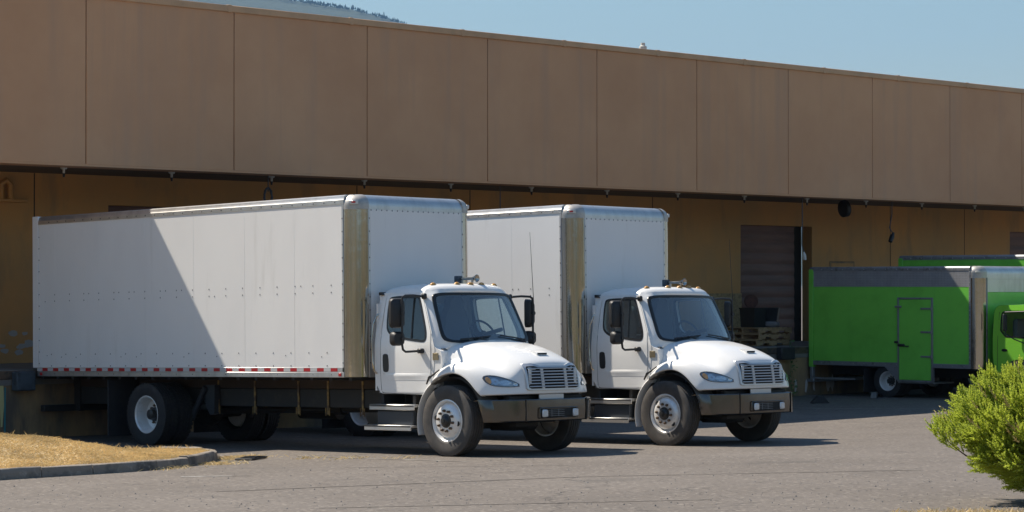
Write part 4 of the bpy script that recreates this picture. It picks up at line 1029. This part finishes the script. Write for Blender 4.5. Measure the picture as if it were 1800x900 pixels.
    strip([(.72, .62), (.72, 1.2), (.72, 1.82), (.705, 1.94), (.66, 2.01), (.55, 2.045), (-.55, 2.048), (-.68, 2.01), (-.75, 1.95)], M['green_cab'], 'cab_roof')
    part('windshield', MB().grid([[(X, a, b_) for X in (-.9, 0, .9)] for a, b_ in ((-.75, 1.95), (-1.10, 1.24))]), M['glass'], G, 0)
    strip([(-1.11, 1.23), (-1.2, 1.08), (-1.2, .55)], M['green_cab'], 'cab_front')
    part('cab_floor', MB().box(-.92, .92, -1.15, .70, .60, .95), M['interior'], G)
    for s in (-1, 1):
        wi = polar(win, c0, 96)
        part('window_seal', MB().ring([(0, a, b_) for a, b_ in polar(grow(win, -.012), c0, 96)], [(0, a, b_) for a, b_ in polar(grow(win, .022), c0, 96)], 1, lambda p: (s*(sxx(p[2])+.004), p[1], p[2])), M['gasket'], cab, 40)
        part('window_pane', MB().ring([(0, c0[0]+(a-c0[0])*.02, c0[1]+(b_-c0[1])*.02) for a, b_ in wi], [(0, a, b_) for a, b_ in wi], 3, lambda p: (s*(sxx(p[2])-.012), p[1], p[2])), M['glass'], cab, 40)
        part('door_handle', MB().prism(chaikin([(.50, 1.06), (.36, 1.06), (.36, 1.12), (.50, 1.12)], 2), 'x', s*(H2+.004), s*(H2-.01)), M['gasket'], cab)
        part('door_seam', MB().tube([(s*(H2+.0), .60, .66), (s*(H2+.0), .60, 1.3), (s*(sxx(1.9)+.0), .58, 1.9)], .005, 4), M['gasket'], cab)
        mr = part('mirror', MB().tube([(s*.93, -.55, 1.92), (s*1.06, -.50, 1.93), (s*1.12, .30, 1.9), (s*1.12, .30, 1.45), (s*1.02, .15, 1.33), (s*.95, -.2, 1.2)], .013, 6).box(s*1.04, s*1.18, .29, .34, 1.5, 1.86, .02), M['black'], G)
    for X in (-.42, .42):
        st = part('seat', MB().box(X-.24, X+.24, -.1, .35, 1.0, 1.15, .04), M['seat'], G)
        part('backrest', MB().box(X-.22, X+.22, .32, .45, 1.1, 1.75, .05), M['seat'], st)
    part('engine_block', MB().box(-.34, .34, -.9, .9, .4, .9, .04), M['frame'], G)
    part('air_intake', MB().tube([(-.62, .80, .8), (-.62, .80, 1.55)], .09, 12).box(-.72, -.52, .74, .88, 1.5, 1.68, .03), M['black'], G)
    return G
g1 = make_green(); g1.location = (46.22, 28.545, gh(46, 31.9)); g1.scale = (1.0125,)*3
tag(g1, 'small bright green box truck with a side door, partly behind the juniper bush', 'box truck', 'green box trucks at the right of the dock')
g2 = copy_tree(g1); g2.location = (49.35, 28.35, gh(49, 31.5)); g2.scale = (1, 1, 1.11)
for cbx in g2.children:
    if cbx.name.startswith('cargo_box'):
        for ch in list(cbx.children):
            if ch.name.startswith('perforations'): bpy.data.objects.remove(ch)
            elif ch.name.startswith('vent_band'):
                ch.material_slots[0].link = 'OBJECT'; ch.material_slots[0].material = M['green']; ch.name = 'upper_panel'
tag(g2, 'taller green box truck of which only the roof edge shows above the nearer green truck', 'box truck', 'green box trucks at the right of the dock')

# ------------------------------------------------------------------ things on and by the dock
def make_pallet():
    P = empty('pallet')
    for k in range(7):
        x0 = -.60+k*.185; part('deck_board', MB().box(x0, x0+.10, -.5, .5, .118, .138, .003), M['wood'], P)
    for y_ in (-.5, -.02, .46):
        part('stringer', MB().box(-.6, -.36, y_, y_+.04, .022, .117, .004).box(-.36, -.14, y_, y_+.04, .065, .117, .003).box(-.14, .14, y_, y_+.04, .022, .117, .004).box(.14, .36, y_, y_+.04, .065, .117, .003).box(.36, .6, y_, y_+.04, .022, .117, .004), M['wood'], P)
    for x0 in (-.6, -.05, .5): part('bottom_board', MB().box(x0, x0+.1, -.5, .5, 0, .021, .003), M['wood'], P)
    return P
p0 = make_pallet()
PL = ['bottom', 'middle', 'topmost']
for k in range(3):
    P = p0 if k == 0 else copy_tree(p0)
    P.location = (44.9+.02*k, 35.45-.02*k, ZP+.142*k); P.rotation_euler = (0, 0, R((0, 2, -1)[k]))
    tag(P, ['wooden pallet lying on the dock floor, bottom of the stack of three', 'wooden pallet in the middle of the stack of three on the dock', 'topmost wooden pallet of the stack, carrying a black tub'][k], 'pallet', 'stacked pallets on the dock')
zz = ZP+.142*2+.14
tub = part('tub', MB().box(-.20, .20, -.20, .20, .02, .04).grid([[(a*s_, b_*s_, z_) for a, b_ in ((-.2, -.2), (.2, -.2), (.2, .2), (-.2, .2))] for s_, z_ in ((1.0, 0), (1.05, .25), (1.1, .42), (1.16, .42), (1.16, .45), (1.06, .45), (.95, .05))], True), M['bin'])
tub.location = (44.72, 35.4, zz); tag(tub, 'black plastic tub standing on the pallet stack', 'tub')
seat_ = empty('car_seat', (45.16, 35.25, zz), (0, 0, R(20)))
part('cushion', MB().box(-.16, .16, -.2, .2, .0, .13, .04), M['seat'], seat_); part('backrest', MB().prism(chaikin([(-.1, .05), (.02, .05), (.2, .40), (.16, .46), (.08, .44)], 1), 'y', -.18, .18), M['bin'], seat_)
tag(seat_, 'small black seat with slanted back beside the tub on the pallets', 'seat')
dsk = part('hose_reel', MB().lathe([(-.05, 0), (-.05, .155), (-.035, .16), (-.035, .06), (.035, .06), (.035, .16), (.05, .155), (.05, 0)], n=28, axis='y'), M['rust'])
dsk.location = (44.78, 35.5, zz+.45+.15); dsk.rotation_euler = (0, 0, R(-40)); tag(dsk, 'round dark red reel resting on the black tub', 'reel')
# chock, rubble
ch = part('wheel_chock', MB().prism([(-.20, 0), (-.17, .03), (-.06, .165), (.05, .165), (.16, .05), (.20, 0)], 'x', -.1, .1), M['rubber'])
ch.location = (43.0, 32.2, gh(43, 32.2)); ch.rotation_euler = (0, 0, R(50)); tag(ch, 'black rubber wheel chock alone on the shaded asphalt', 'wheel chock')
cb_ = empty('wood_chock', (44.9, 32.12, gh(45, 32.1)), (0, 0, R(30)))
part('block', MB().box(-.16, .16, -.06, .06, 0, .11, .02), M['debris'], cb_); part('wedge', MB().prism([(-.34, 0), (-.18, 0), (-.18, .13), (-.26, .11)], 'y', -.07, .05), M['debris'], cb_)
tag(cb_, 'grey block wedged behind the rear wheel of the green truck', 'chock')
# climber on the dock front
cl = empty('climbing_weed', (44.32, YD-.05, gh(44.3, 34)))
pts = [(44.32+.03*math.sin(k*1.3), YD-.06-.01*k % .03, gh(44.3, 34)+k*.125) for k in range(11)]
part('stem', MB().tube(pts, .006, 5), M['ivy'], cl).matrix_parent_inverse = Matrix.Translation(-cl.location)
lf = MB()
for k in range(150):
    p_ = Vector(random.choice(pts))+Vector((random.gauss(0, .07), -.03-.06*random.random(), random.gauss(0, .06))); s_ = .025+.025*random.random()
    a = Vector((random.uniform(-1, 1), random.uniform(-.5, .5), random.uniform(-1, 1))).normalized(); b_ = a.orthogonal().normalized()
    lf.add([p_-a*s_, p_+b_*s_*.5, p_+a*s_, p_-b_*s_*.5], [(0, 1, 2, 3)])
o = part('leaves', lf, M['ivy'], cl, 0, recalc=False); o.matrix_parent_inverse = Matrix.Translation(-cl.location); stuff(o)
tag(cl, 'thin green weed climbing the dock front beside the rubber bumper', 'weed')

# ------------------------------------------------------------------ dry grass island with kerb
edge = [(8, 24.2), (12, 24.9), (15.5, 25.32), (17.35, 25.46), (18.4, 25.43), (19.3, 25.42), (20.1, 25.62), (20.8, 25.98), (21.4, 26.42), (21.9, 26.95), (22.1, 27.4), (22.05, 27.9), (21.7, 28.4), (21.0, 28.8), (19.5, 29.2), (17, 29.6), (12, 30.2), (8, 30.6)]
def inside(x, y):
    c = False; n = len(edge); j = n-1
    for i in range(n):
        if (edge[i][1] > y) != (edge[j][1] > y) and x < (edge[j][0]-edge[i][0])*(y-edge[i][1])/(edge[j][1]-edge[i][1])+edge[i][0]: c = not c
        j = i
    return c
def edist(x, y):
    d = 9; p_ = Vector((x, y))
    for a, b_ in zip(edge, edge[1:]):
        a = Vector(a); b_ = Vector(b_); t = max(0, min(1, (p_-a).dot(b_-a)/(b_-a).length_squared)); d = min(d, (p_-(a+(b_-a)*t)).length)
    return d
RID = [(8, .62), (17, .55), (19.1, .44), (19.7, .37), (20.3, .28), (21.0, .14), (21.6, .115), (22.2, .11)]
def mound(x, y):
    h = lerp_tab(RID, x); d = edist(x, y)
    yc = 27.75
    t = smooth01(min(d/2.2, 1)) if y < yc+.4 else smooth01(min(d/1.0, 1))
    return gh(x, y)+.115+(h-.115)*t+.012*noise.noise(Vector((x*2.5, y*2.5, 0)))
# surface: triangulated grid clipped to the outline
bm = bmesh.new(); vid = {}
st = .2; nx = int((22.4-8)/st); ny = int((30.8-24)/st)
def sv(i, j):
    if (i, j) not in vid:
        x, y = 8+i*st, 24+j*st
        if not inside(x, y):
            best = None; p_ = Vector((x, y))
            for a, b_ in zip(edge, edge[1:]):
                a = Vector(a); b_ = Vector(b_); t = max(0, min(1, (p_-a).dot(b_-a)/(b_-a).length_squared)); q = a+(b_-a)*t
                if best is None or (q-p_).length < best[0]: best = ((q-p_).length, q)
            x, y = best[1]
        vid[(i, j)] = bm.verts.new((x, y, mound(x, y)))
    return vid[(i, j)]
for i in range(nx):
    for j in range(ny):
        if any(inside(8+(i+a)*st, 24+(j+b_)*st) for a in (0, 1) for b_ in (0, 1)):
            try: bm.faces.new((sv(i, j), sv(i+1, j), sv(i+1, j+1), sv(i, j+1)))
            except ValueError: pass
bmesh.ops.remove_doubles(bm, verts=bm.verts, dist=.01)
me = bpy.data.meshes.new('grass_island'); bm.to_mesh(me); bm.free(); me.materials.append(M['soil']); me.shade_smooth()
struct(link('grass_island', me))
# kerb stones along the outline
kerb = empty('kerb', (19.3, 25.42, gh(19.3, 25.4)))
tag(kerb, 'curved grey concrete kerb around the dry grass mound', 'kerb')
ep = [Vector(p_) for p_ in chaikin(edge, 2, False)]
acc = [0]
for a, b_ in zip(ep, ep[1:]): acc.append(acc[-1]+(b_-a).length)
def at(s_):
    for k in range(len(ep)-1):
        if acc[k+1] >= s_: return ep[k].lerp(ep[k+1], (s_-acc[k])/(acc[k+1]-acc[k]))
    return ep[-1]
s0 = 0
while s0 < acc[-1]-.3:
    L_ = 1.0*random.uniform(.6, 1.3); rows = []; dz = random.uniform(-.014, .012)
    for k in range(5):
        s_ = s0+.006+(L_-.012)*k/4; p_ = at(min(s_, acc[-1])); t_ = (at(min(s_+.05, acc[-1]))-at(max(s_-.05, 0))).normalized(); nn = Vector((t_.y, -t_.x)); z_ = gh(p_.x, p_.y)
        row = []
        for off, h in ((-.07, -.05), (-.075, .10), (-.06, .125), (.05, .132), (.072, .118), (.085, .06), (.092, -.05)):
            row.append((p_.x+nn.x*off, p_.y+nn.y*off, z_+h+dz+.011*noise.noise(Vector((p_.x*7+off*20, p_.y*7, h*30)))))
        rows.append(row)
    mb = MB().grid(rows); n7 = 7; mb.f += [tuple(range(n7)), tuple(4*n7+k for k in range(n7))]
    o = part('kerb_stone', mb, M['kerb'], kerb, 40); o.matrix_parent_inverse = Matrix.Translation(-kerb.location)
    s0 += L_
# blades
def blades(name, pts, mat, lo, hi, wd, lean):
    V = []; F = []
    for (x, y, z_) in pts:
        h = random.uniform(lo, hi); a = random.uniform(0, 6.28); l_ = random.gauss(0, lean)*h; l2 = random.gauss(0, lean)*h
        dx, dy = math.cos(a)*wd, math.sin(a)*wd; i = len(V)
        V += [(x-dx, y-dy, z_-.01), (x+dx, y+dy, z_-.01), (x+l_*.5+dx*.6, y+l2*.5+dy*.6, z_+h*.6), (x+l_, y+l2, z_+h)]
        F += [(i, i+1, i+2), (i, i+2, i+3)]
    me = bpy.data.meshes.new(name); me.from_pydata(V, [], F); me.materials.append(mat)
    return me
pts = []
while len(pts) < 95000:
    x = random.uniform(16.5, 22.1); y = random.uniform(25.3, 29.0)
    if inside(x, y) and edist(x, y) > .06: pts.append((x, y, mound(x, y)))
gm = blades('dry_grass', pts, M['straw'], .008, .028, .0021, 1.6)
o = stuff(link('dry_grass', gm)); tag(o, 'short bleached dry grass covering the mound behind the kerb', 'grass')
pts = []
for k in range(190):
    x = random.uniform(16.8, 22.0); y = 27.85+random.gauss(0, .35)
    if inside(x, y) and edist(x, y) > .1:
        for q in range(random.randint(3, 9)): pts.append((x+random.gauss(0, .025), y+random.gauss(0, .025), mound(x, y)))
gm = blades('grass_tufts', pts, M['straw'], .03, .09, .0022, .6)
o = stuff(link('grass_tufts', gm)); tag(o, 'taller dry grass tufts along the crest of the mound', 'grass')
# grass litter and black grate at the kerb's end
pts = []
for cx_, cy_, n_, sp in ((22.2, 26.75, 500, .14), (22.0, 26.5, 300, .12), (22.6, 25.75, 70, .09), (22.9, 25.2, 60, .12), (23.3, 24.6, 40, .10), (21.0, 25.75, 260, .12), (19.9, 25.42, 160, .15)):
    for k in range(n_):
        x, y = cx_+random.gauss(0, sp*1.6), cy_+random.gauss(0, sp); pts.append((x, y, gh(x, y)))
gm = blades('grass_litter', pts, M['straw'], .004, .05, .005, 2.0)
o = stuff(link('grass_litter', gm)); tag(o, 'loose dry grass lying on the asphalt by the end of the kerb', 'grass')
gt = empty('storm_grate', (22.05, 26.3, gh(22, 26.3)), (0, 0, R(28)))
for k in range(4): part('bar', MB().tube([(-.26, -.09+.06*k, .02), (0, -.09+.06*k, .045-.004*k), (.26, -.09+.06*k, .02)], .014, 6), M['black'], gt)
part('rim', MB().tube([(-.28, -.12, .02), (.28, -.12, .02), (.28, .12, .02), (-.28, .12, .02), (-.28, -.12, .02)], .015, 6), M['black'], gt)
tag(gt, 'bent black metal grate lying at the tip of the kerb', 'grate')
# faded paint on the asphalt
def gpt(px_, py_):
    q = fw_flat+rt_flat*((px_-900)/4316); t = .5; k = (py_-499.5)/4316; d_ = 25.
    for _ in range(12): d_ = (ZO-gh(q.x*d_, q.y*d_))/k
    return (q.x*d_, q.y*d_)
fw_flat = Vector((math.cos(YAW), math.sin(YAW), 0)); rt_flat = Vector((math.sin(YAW), -math.cos(YAW), 0))
def stripe(name, a, b_, wd, mat, n_=24):
    a = Vector(a); b_ = Vector(b_); t_ = (b_-a).normalized(); nn = Vector((-t_.y, t_.x)); L_, R_ = [], []
    for k in range(n_+1):
        c_ = a.lerp(b_, k/n_); j1 = noise.noise(Vector((k*.7, 1, a.x)))*.02; w1 = wd*(.85+.3*noise.noise(Vector((k*.5, 5, a.y))))
        for q, s_ in ((L_, 1), (R_, -1)):
            x, y = c_.x+nn.x*(w1*s_+j1), c_.y+nn.y*(w1*s_+j1); q.append((x, y, gh(x, y)+.004))
    return struct(part(name, MB().grid([L_, R_]), mat, None, 0))
stripe('faded_line', (23.0, 26.4), (23.1, 23.1), .06, M['linepaint'])
stripe('faded_line', (27.4, 31.5), (26.9, 23.6), .05, M['linepaint'])
stripe('faded_line', (41.5, 32.5), (42.6, 26.2), .05, M['linepaint'])
stripe('paint_scuff', gpt(318, 838), gpt(438, 836), .05, M['whitemark'])

M['seam'] = mk('asphalt_seam', (.092, .08, .07), .9, var=(5, (.15, .13, .112), .42, .6))
for a, b_, wd in (((380, 864), (1020, 838), .035), ((1020, 838), (1620, 826), .03), ((560, 893), (1250, 878), .03), ((600, 822), (1000, 818), .02)):
    stripe('asphalt_seam', gpt(*a), gpt(*b_), wd, M['seam'], 40)

gv = MB()
for k in range(550):
    px_, py_ = random.uniform(0, 1800), 800+95*random.random()**.7
    x, y = gpt(px_, py_)
    if inside(x, y): continue
    r_ = random.uniform(.006, .016); z_ = gh(x, y)
    vs = [(x+r_*math.cos(a)*random.uniform(.7, 1.2), y+r_*math.sin(a)*random.uniform(.7, 1.2), z_) for a in (0, 1.57, 3.14, 4.71)]+[(x, y, z_+r_*random.uniform(.6, 1.1))]
    gv.add(vs, [(0, 1, 4), (1, 2, 4), (2, 3, 4), (3, 0, 4)])
o = stuff(part('gravel', gv, M['debris'], None, 0, recalc=False)); tag(o, 'loose bits of grey gravel scattered over the asphalt', 'gravel')

# ------------------------------------------------------------------ juniper at the right
fl_ = Vector((math.cos(YAW), math.sin(YAW), 0)); rt = Vector((math.sin(YAW), -math.cos(YAW), 0))
dep = 24.0
bc = fl_*dep + rt*(957/4316*dep); bc.z = ZO-(755-499.5)/4316*dep
gb = gh(bc.x, bc.y)
jb = empty('juniper_bush', (bc.x, bc.y, gb)); tag(jb, 'bright yellow green juniper bush leaning in from the right edge', 'bush')
trunk = MB(); brs = []
base = Vector((bc.x+.35*rt.x, bc.y+.35*rt.y, gb-.05))
for k in range(26):
    an = random.uniform(0, 6.28); el = random.uniform(-.35, 1.1)
    d = Vector((math.cos(an)*math.cos(el), math.sin(an)*math.cos(el), math.sin(el)))
    s_ = base+Vector((0, 0, .18+.25*random.random())); e_ = bc+Vector((d.x*.85, d.y*.85, d.z*.5))
    m1 = s_.lerp(e_, .4)+Vector((0, 0, .08)); m2 = s_.lerp(e_, .7)+Vector((random.gauss(0, .05), random.gauss(0, .05), .04))
    trunk.tube([s_, m1, m2, e_], [.028, .02, .013, .005], 6)
trunk.tube([base, base+Vector((0, 0, .25)), base+Vector((-.1*rt.x, -.1*rt.y, .5))], [.07, .055, .03], 8)
o = part('trunk', trunk, M['bark'], jb, 60); o.matrix_parent_inverse = Matrix.Translation(-jb.location)
def shoot(V, F, p_, d, L_, tw):
    d = d.normalized(); u = d.orthogonal().normalized(); u = Matrix.Rotation(random.uniform(0, 6.28), 3, d) @ u
    i = len(V); wv = u*.004
    V += [p_-wv, p_+wv, p_+d*L_]; F.append((i, i+1, i+2))
    for k in range(tw):
        t = .08+.92*k/tw; q = p_+d*L_*t+Vector((0, 0, .02*t*t))
        a = Matrix.Rotation(k*2.4, 3, d) @ u; dd = (d*.75+a*.75+Vector((0, 0, .15))).normalized(); l_ = L_*.36*(1.05-t*.75)*random.uniform(.7, 1.2)
        s2 = dd.orthogonal().normalized()*.006; s3 = dd.cross(s2).normalized()*.006; i = len(V)
        V += [q-s2, q+s2, q+dd*l_, q-s3, q+s3]; F += [(i, i+1, i+2), (i+3, i+4, i+2)]
def lump(d): return 1+.16*noise.noise(d*2.3+Vector((3, 1, 7)))+.10*noise.noise(d*5.1+Vector((9, 2, 4)))
def in_view_side(d): return True
V, F, V2, F2 = [], [], [], []; trunk_pts = []
plumes = 0
while plumes < 260:
    d = Vector((random.gauss(0, 1), random.gauss(0, 1), random.gauss(0, 1))).normalized()
    if d.dot(fl_) > .6: continue
    if noise.noise(d*2.6+Vector((5, 5, 1))) < -.22 and random.random() < .8: continue
    if d.z < -.2 and d.dot(rt) > -.2 and random.random() < .75: continue
    ell = Vector((d.x*.96, d.y*.96, d.z*(.63 if d.z > 0 else .60)))
    if d.z < -.1: ell += rt*(.22*(-d.z))
    lng = random.random() < .16
    tip = bc+ell*lump(d)*(random.uniform(1.06, 1.2) if lng else random.uniform(.78, 1.04))
    axis = (d*.9+Vector((0, 0, .42))-rt*.18+Vector((random.gauss(0, .22), random.gauss(0, .22), random.gauss(0, .18)))).normalized()
    PLn = random.uniform(.28, .55); start = tip-axis*PLn
    trunk_pts.append((start-axis*.15, start.lerp(tip, .8)))
    rad = .045 if lng else random.uniform(.07, .12)
    for k in range(45 if lng else 72):
        t = random.random()**.75
        off = Vector((random.gauss(0, 1), random.gauss(0, 1), random.gauss(0, 1))); off = (off-axis*off.dot(axis))*rad*(1.05-.85*t)*.75
        shoot(V, F, start+axis*PLn*t+off, axis*.8+off.normalized()*.55+Vector((0, 0, .25)), random.uniform(.06, .14), 15)
    plumes += 1
tw = MB()
for a_, b_ in trunk_pts: tw.tube([a_, a_.lerp(b_, .5)+Vector((0, 0, -.01)), b_], [.009, .006, .002], 5)
o = part('twigs', tw, M['bark'], jb, 60); o.matrix_parent_inverse = Matrix.Translation(-jb.location); stuff(o)
me = bpy.data.meshes.new('crown'); me.from_pydata([tuple(v) for v in V], [], F); me.materials.append(M['juniper'])
o = link('crown', me, jb); o.matrix_parent_inverse = Matrix.Translation(-jb.location)
for k in range(26):
    d = (Vector((random.gauss(0, .6), random.gauss(0, .6), random.uniform(-.2, 1)))-rt*.6-fl_*.4).normalized()
    p_ = bc+Vector((d.x*1.0, d.y*1.0, d.z*.6))*lump(d)*.97; shoot(V2, F2, p_, d+Vector((0, 0, .5)), random.uniform(.10, .2), 10)
me = bpy.data.meshes.new('pale_tips'); me.from_pydata([tuple(v) for v in V2], [], F2); me.materials.append(M['juniper_tip'])
o = link('pale_tips', me, jb); o.matrix_parent_inverse = Matrix.Translation(-jb.location); stuff(o)
# dry verge under the bush, just at the lower frame edge
pts = []
while len(pts) < 3500:
    dpt = random.uniform(21.6, 22.9); pxx = random.uniform(1560, 2000)
    q = fl_*dpt+rt*((pxx-900)/4316*dpt)
    z_ = gh(q.x, q.y)
    if 499.5+(ZO-z_)/dpt*4316 > 897+(1800-pxx)*.03: pts.append((q.x, q.y, z_))
gm = blades('verge_grass', pts, M['straw'], .02, .07, .005, .6)
o = stuff(link('verge_grass', gm)); tag(o, 'dry grass verge below the juniper at the lower right edge', 'grass')

# ------------------------------------------------------------------ hills
def hill_mesh(name, table, d0, dr, d1, n_=90, rough=.03):
    px0, px1 = table[0][0], table[-1][0]; rows = []
    for j, dd in enumerate([d0, d0*.6+dr*.4, d0*.3+dr*.7, dr*.93, dr, dr*1.06, dr*.6+d1*.4, d1]):
        row = []
        for i in range(n_+1):
            px_ = px0+(px1-px0)*i/n_; py = lerp_tab(table, px_)
            zr_ = (499.5-py)/4316*dr
            t = smooth01((dd-d0)/(dr-d0)) if dd <= dr else smooth01((d1-dd)/(d1-dr))
            q = fl_*dd+rt*((px_-900)/4316*dd)
            nz_ = noise.noise(Vector((q.x/dr*9, q.y/dr*9, 3)))*rough*zr_*(t if j != 4 else .12)
            row.append((q.x, q.y, max(-20, zr_*t-8*(1-t)+nz_+ZO)))
        rows.append(row)
    return MB().grid(rows)
RT = [(-2600, -330), (-1200, -230), (0, -62), (330, -24), (510, -1), (560, 7), (620, 16), (660, 27), (690, 35), (712, 43), (760, 60), (860, 110), (1000, 190), (1300, 330), (1700, 440)]
hb = struct(part('hill', hill_mesh('hill', RT, 3600, 5400, 7400, 160), M['hill'], None, 60))
# unseen low dry hills behind and beside the camera, added for reflections in metal
rows = []
for j, (dd, hh) in enumerate(((260, 0), (340, 18), (430, 40), (520, 55), (650, 62), (900, 0))):
    row = []
    for i in range(61):
        an = YAW+R(75)+R(210)*i/60
        e_ = smooth01(min(i, 60-i)/10)
        x, y = math.cos(an)*dd, math.sin(an)*dd
        row.append((x, y, -2+hh*e_*(1+.45*noise.noise(Vector((x/120, y/120, 0))))))
    rows.append(row)
M['hill_dry'] = mk('dry_hillside', (.13, .10, .045), .95, var=(.02, (.035, .045, .018), .45, .54), var2=(.006, (.17, .12, .055), .5, .7))
struct(part('hills', MB().grid(rows), M['hill_dry'], None, 60))
# conifers on the skyline
def conifer(px_, hgt, spread, label):
    dd = 5400; py = lerp_tab(RT, px_); q = fl_*dd+rt*((px_-900)/4316*dd); z_ = (499.5-py)/4316*dd+ZO-2
    T = empty('conifer_tree', (q.x, q.y, z_)); tag(T, label, 'tree', 'conifers on the hill skyline')
    part('trunk', MB().tube([(0, 0, 0), (0, 0, hgt)], [.6, .1], 6), M['bark'], T, 60)
    cm = MB()
    for k in range(170):
        t = random.random()**.8; zz_ = hgt*(.12+.88*t); rr_ = spread*(1-t)**.8*random.uniform(.5, 1.15)+.3; a = random.uniform(0, 6.28)
        c_ = Vector((math.cos(a)*rr_*.6, math.sin(a)*rr_*.6, zz_)); s_ = .5+spread*.28*(1-t*.6)
        t1 = Vector((math.cos(a), math.sin(a), -.35)).normalized(); t2 = t1.cross(Vector((0, 0, 1))).normalized()
        cm.add([c_-t2*s_*.7, c_+t1*s_*1.3, c_+t2*s_*.7, c_+Vector((0, 0, s_*.9))], [(0, 1, 2), (0, 3, 2), (0, 1, 3), (1, 2, 3)])
    part('crown', cm, M['conifer'], T, 0, recalc=False)
for a in ((563, 5.5, 2.2, 'small conifer farthest left on the skyline, above the roof edge'), (620, 12, 4.2, 'broad tall conifer on the skyline, left of its close neighbour'),
          (629, 9, 3.6, 'shorter broad conifer just right of the tallest pair on the skyline'), (666, 10, 3.0, 'rounded conifer left of the thin one on the skyline'), (674.5, 15, 1.4, 'thin spindly conifer, the rightmost on the skyline')):
    conifer(*a)
# far woodland fringe along the ridge
fr = MB()
for k in range(700):
    px_ = random.uniform(330, 715); py = lerp_tab(RT, px_); dd = 5400+random.uniform(-60, 20); q = fl_*dd+rt*((px_-900)/4316*dd); z_ = (499.5-py)/4316*5400+ZO-4
    h = random.uniform(4, 7.5); s_ = random.uniform(1.6, 2.8)
    fr.add([(q.x-s_, q.y, z_), (q.x, q.y-s_, z_), (q.x+s_, q.y, z_), (q.x, q.y+s_, z_), (q.x, q.y, z_+h)], [(0, 1, 4), (1, 2, 4), (2, 3, 4), (3, 0, 4)])
o = stuff(part('far_woodland', fr, M['conifer'], None, 0)); tag(o, 'fringe of far trees along the hill ridge', 'woodland')
# haze
hz = MB().box(-9500, 9500, -9500, 9500, -40, 1150)
hm = bpy.data.materials.new('haze_air'); hm.use_nodes = True; n = hm.node_tree.nodes; l = hm.node_tree.links; n.clear()
oo = n.new('ShaderNodeOutputMaterial'); pv = n.new('ShaderNodeVolumePrincipled'); pv.inputs['Color'].default_value = (.32, .60, 1.0, 1); pv.inputs['Density'].default_value = .00006; pv.inputs['Anisotropy'].default_value = .0
l.new(pv.outputs[0], oo.inputs['Volume'])
o = stuff(part('haze', hz, hm, None, 0)); tag(o, 'thin blue haze in the air before the hill', 'haze')
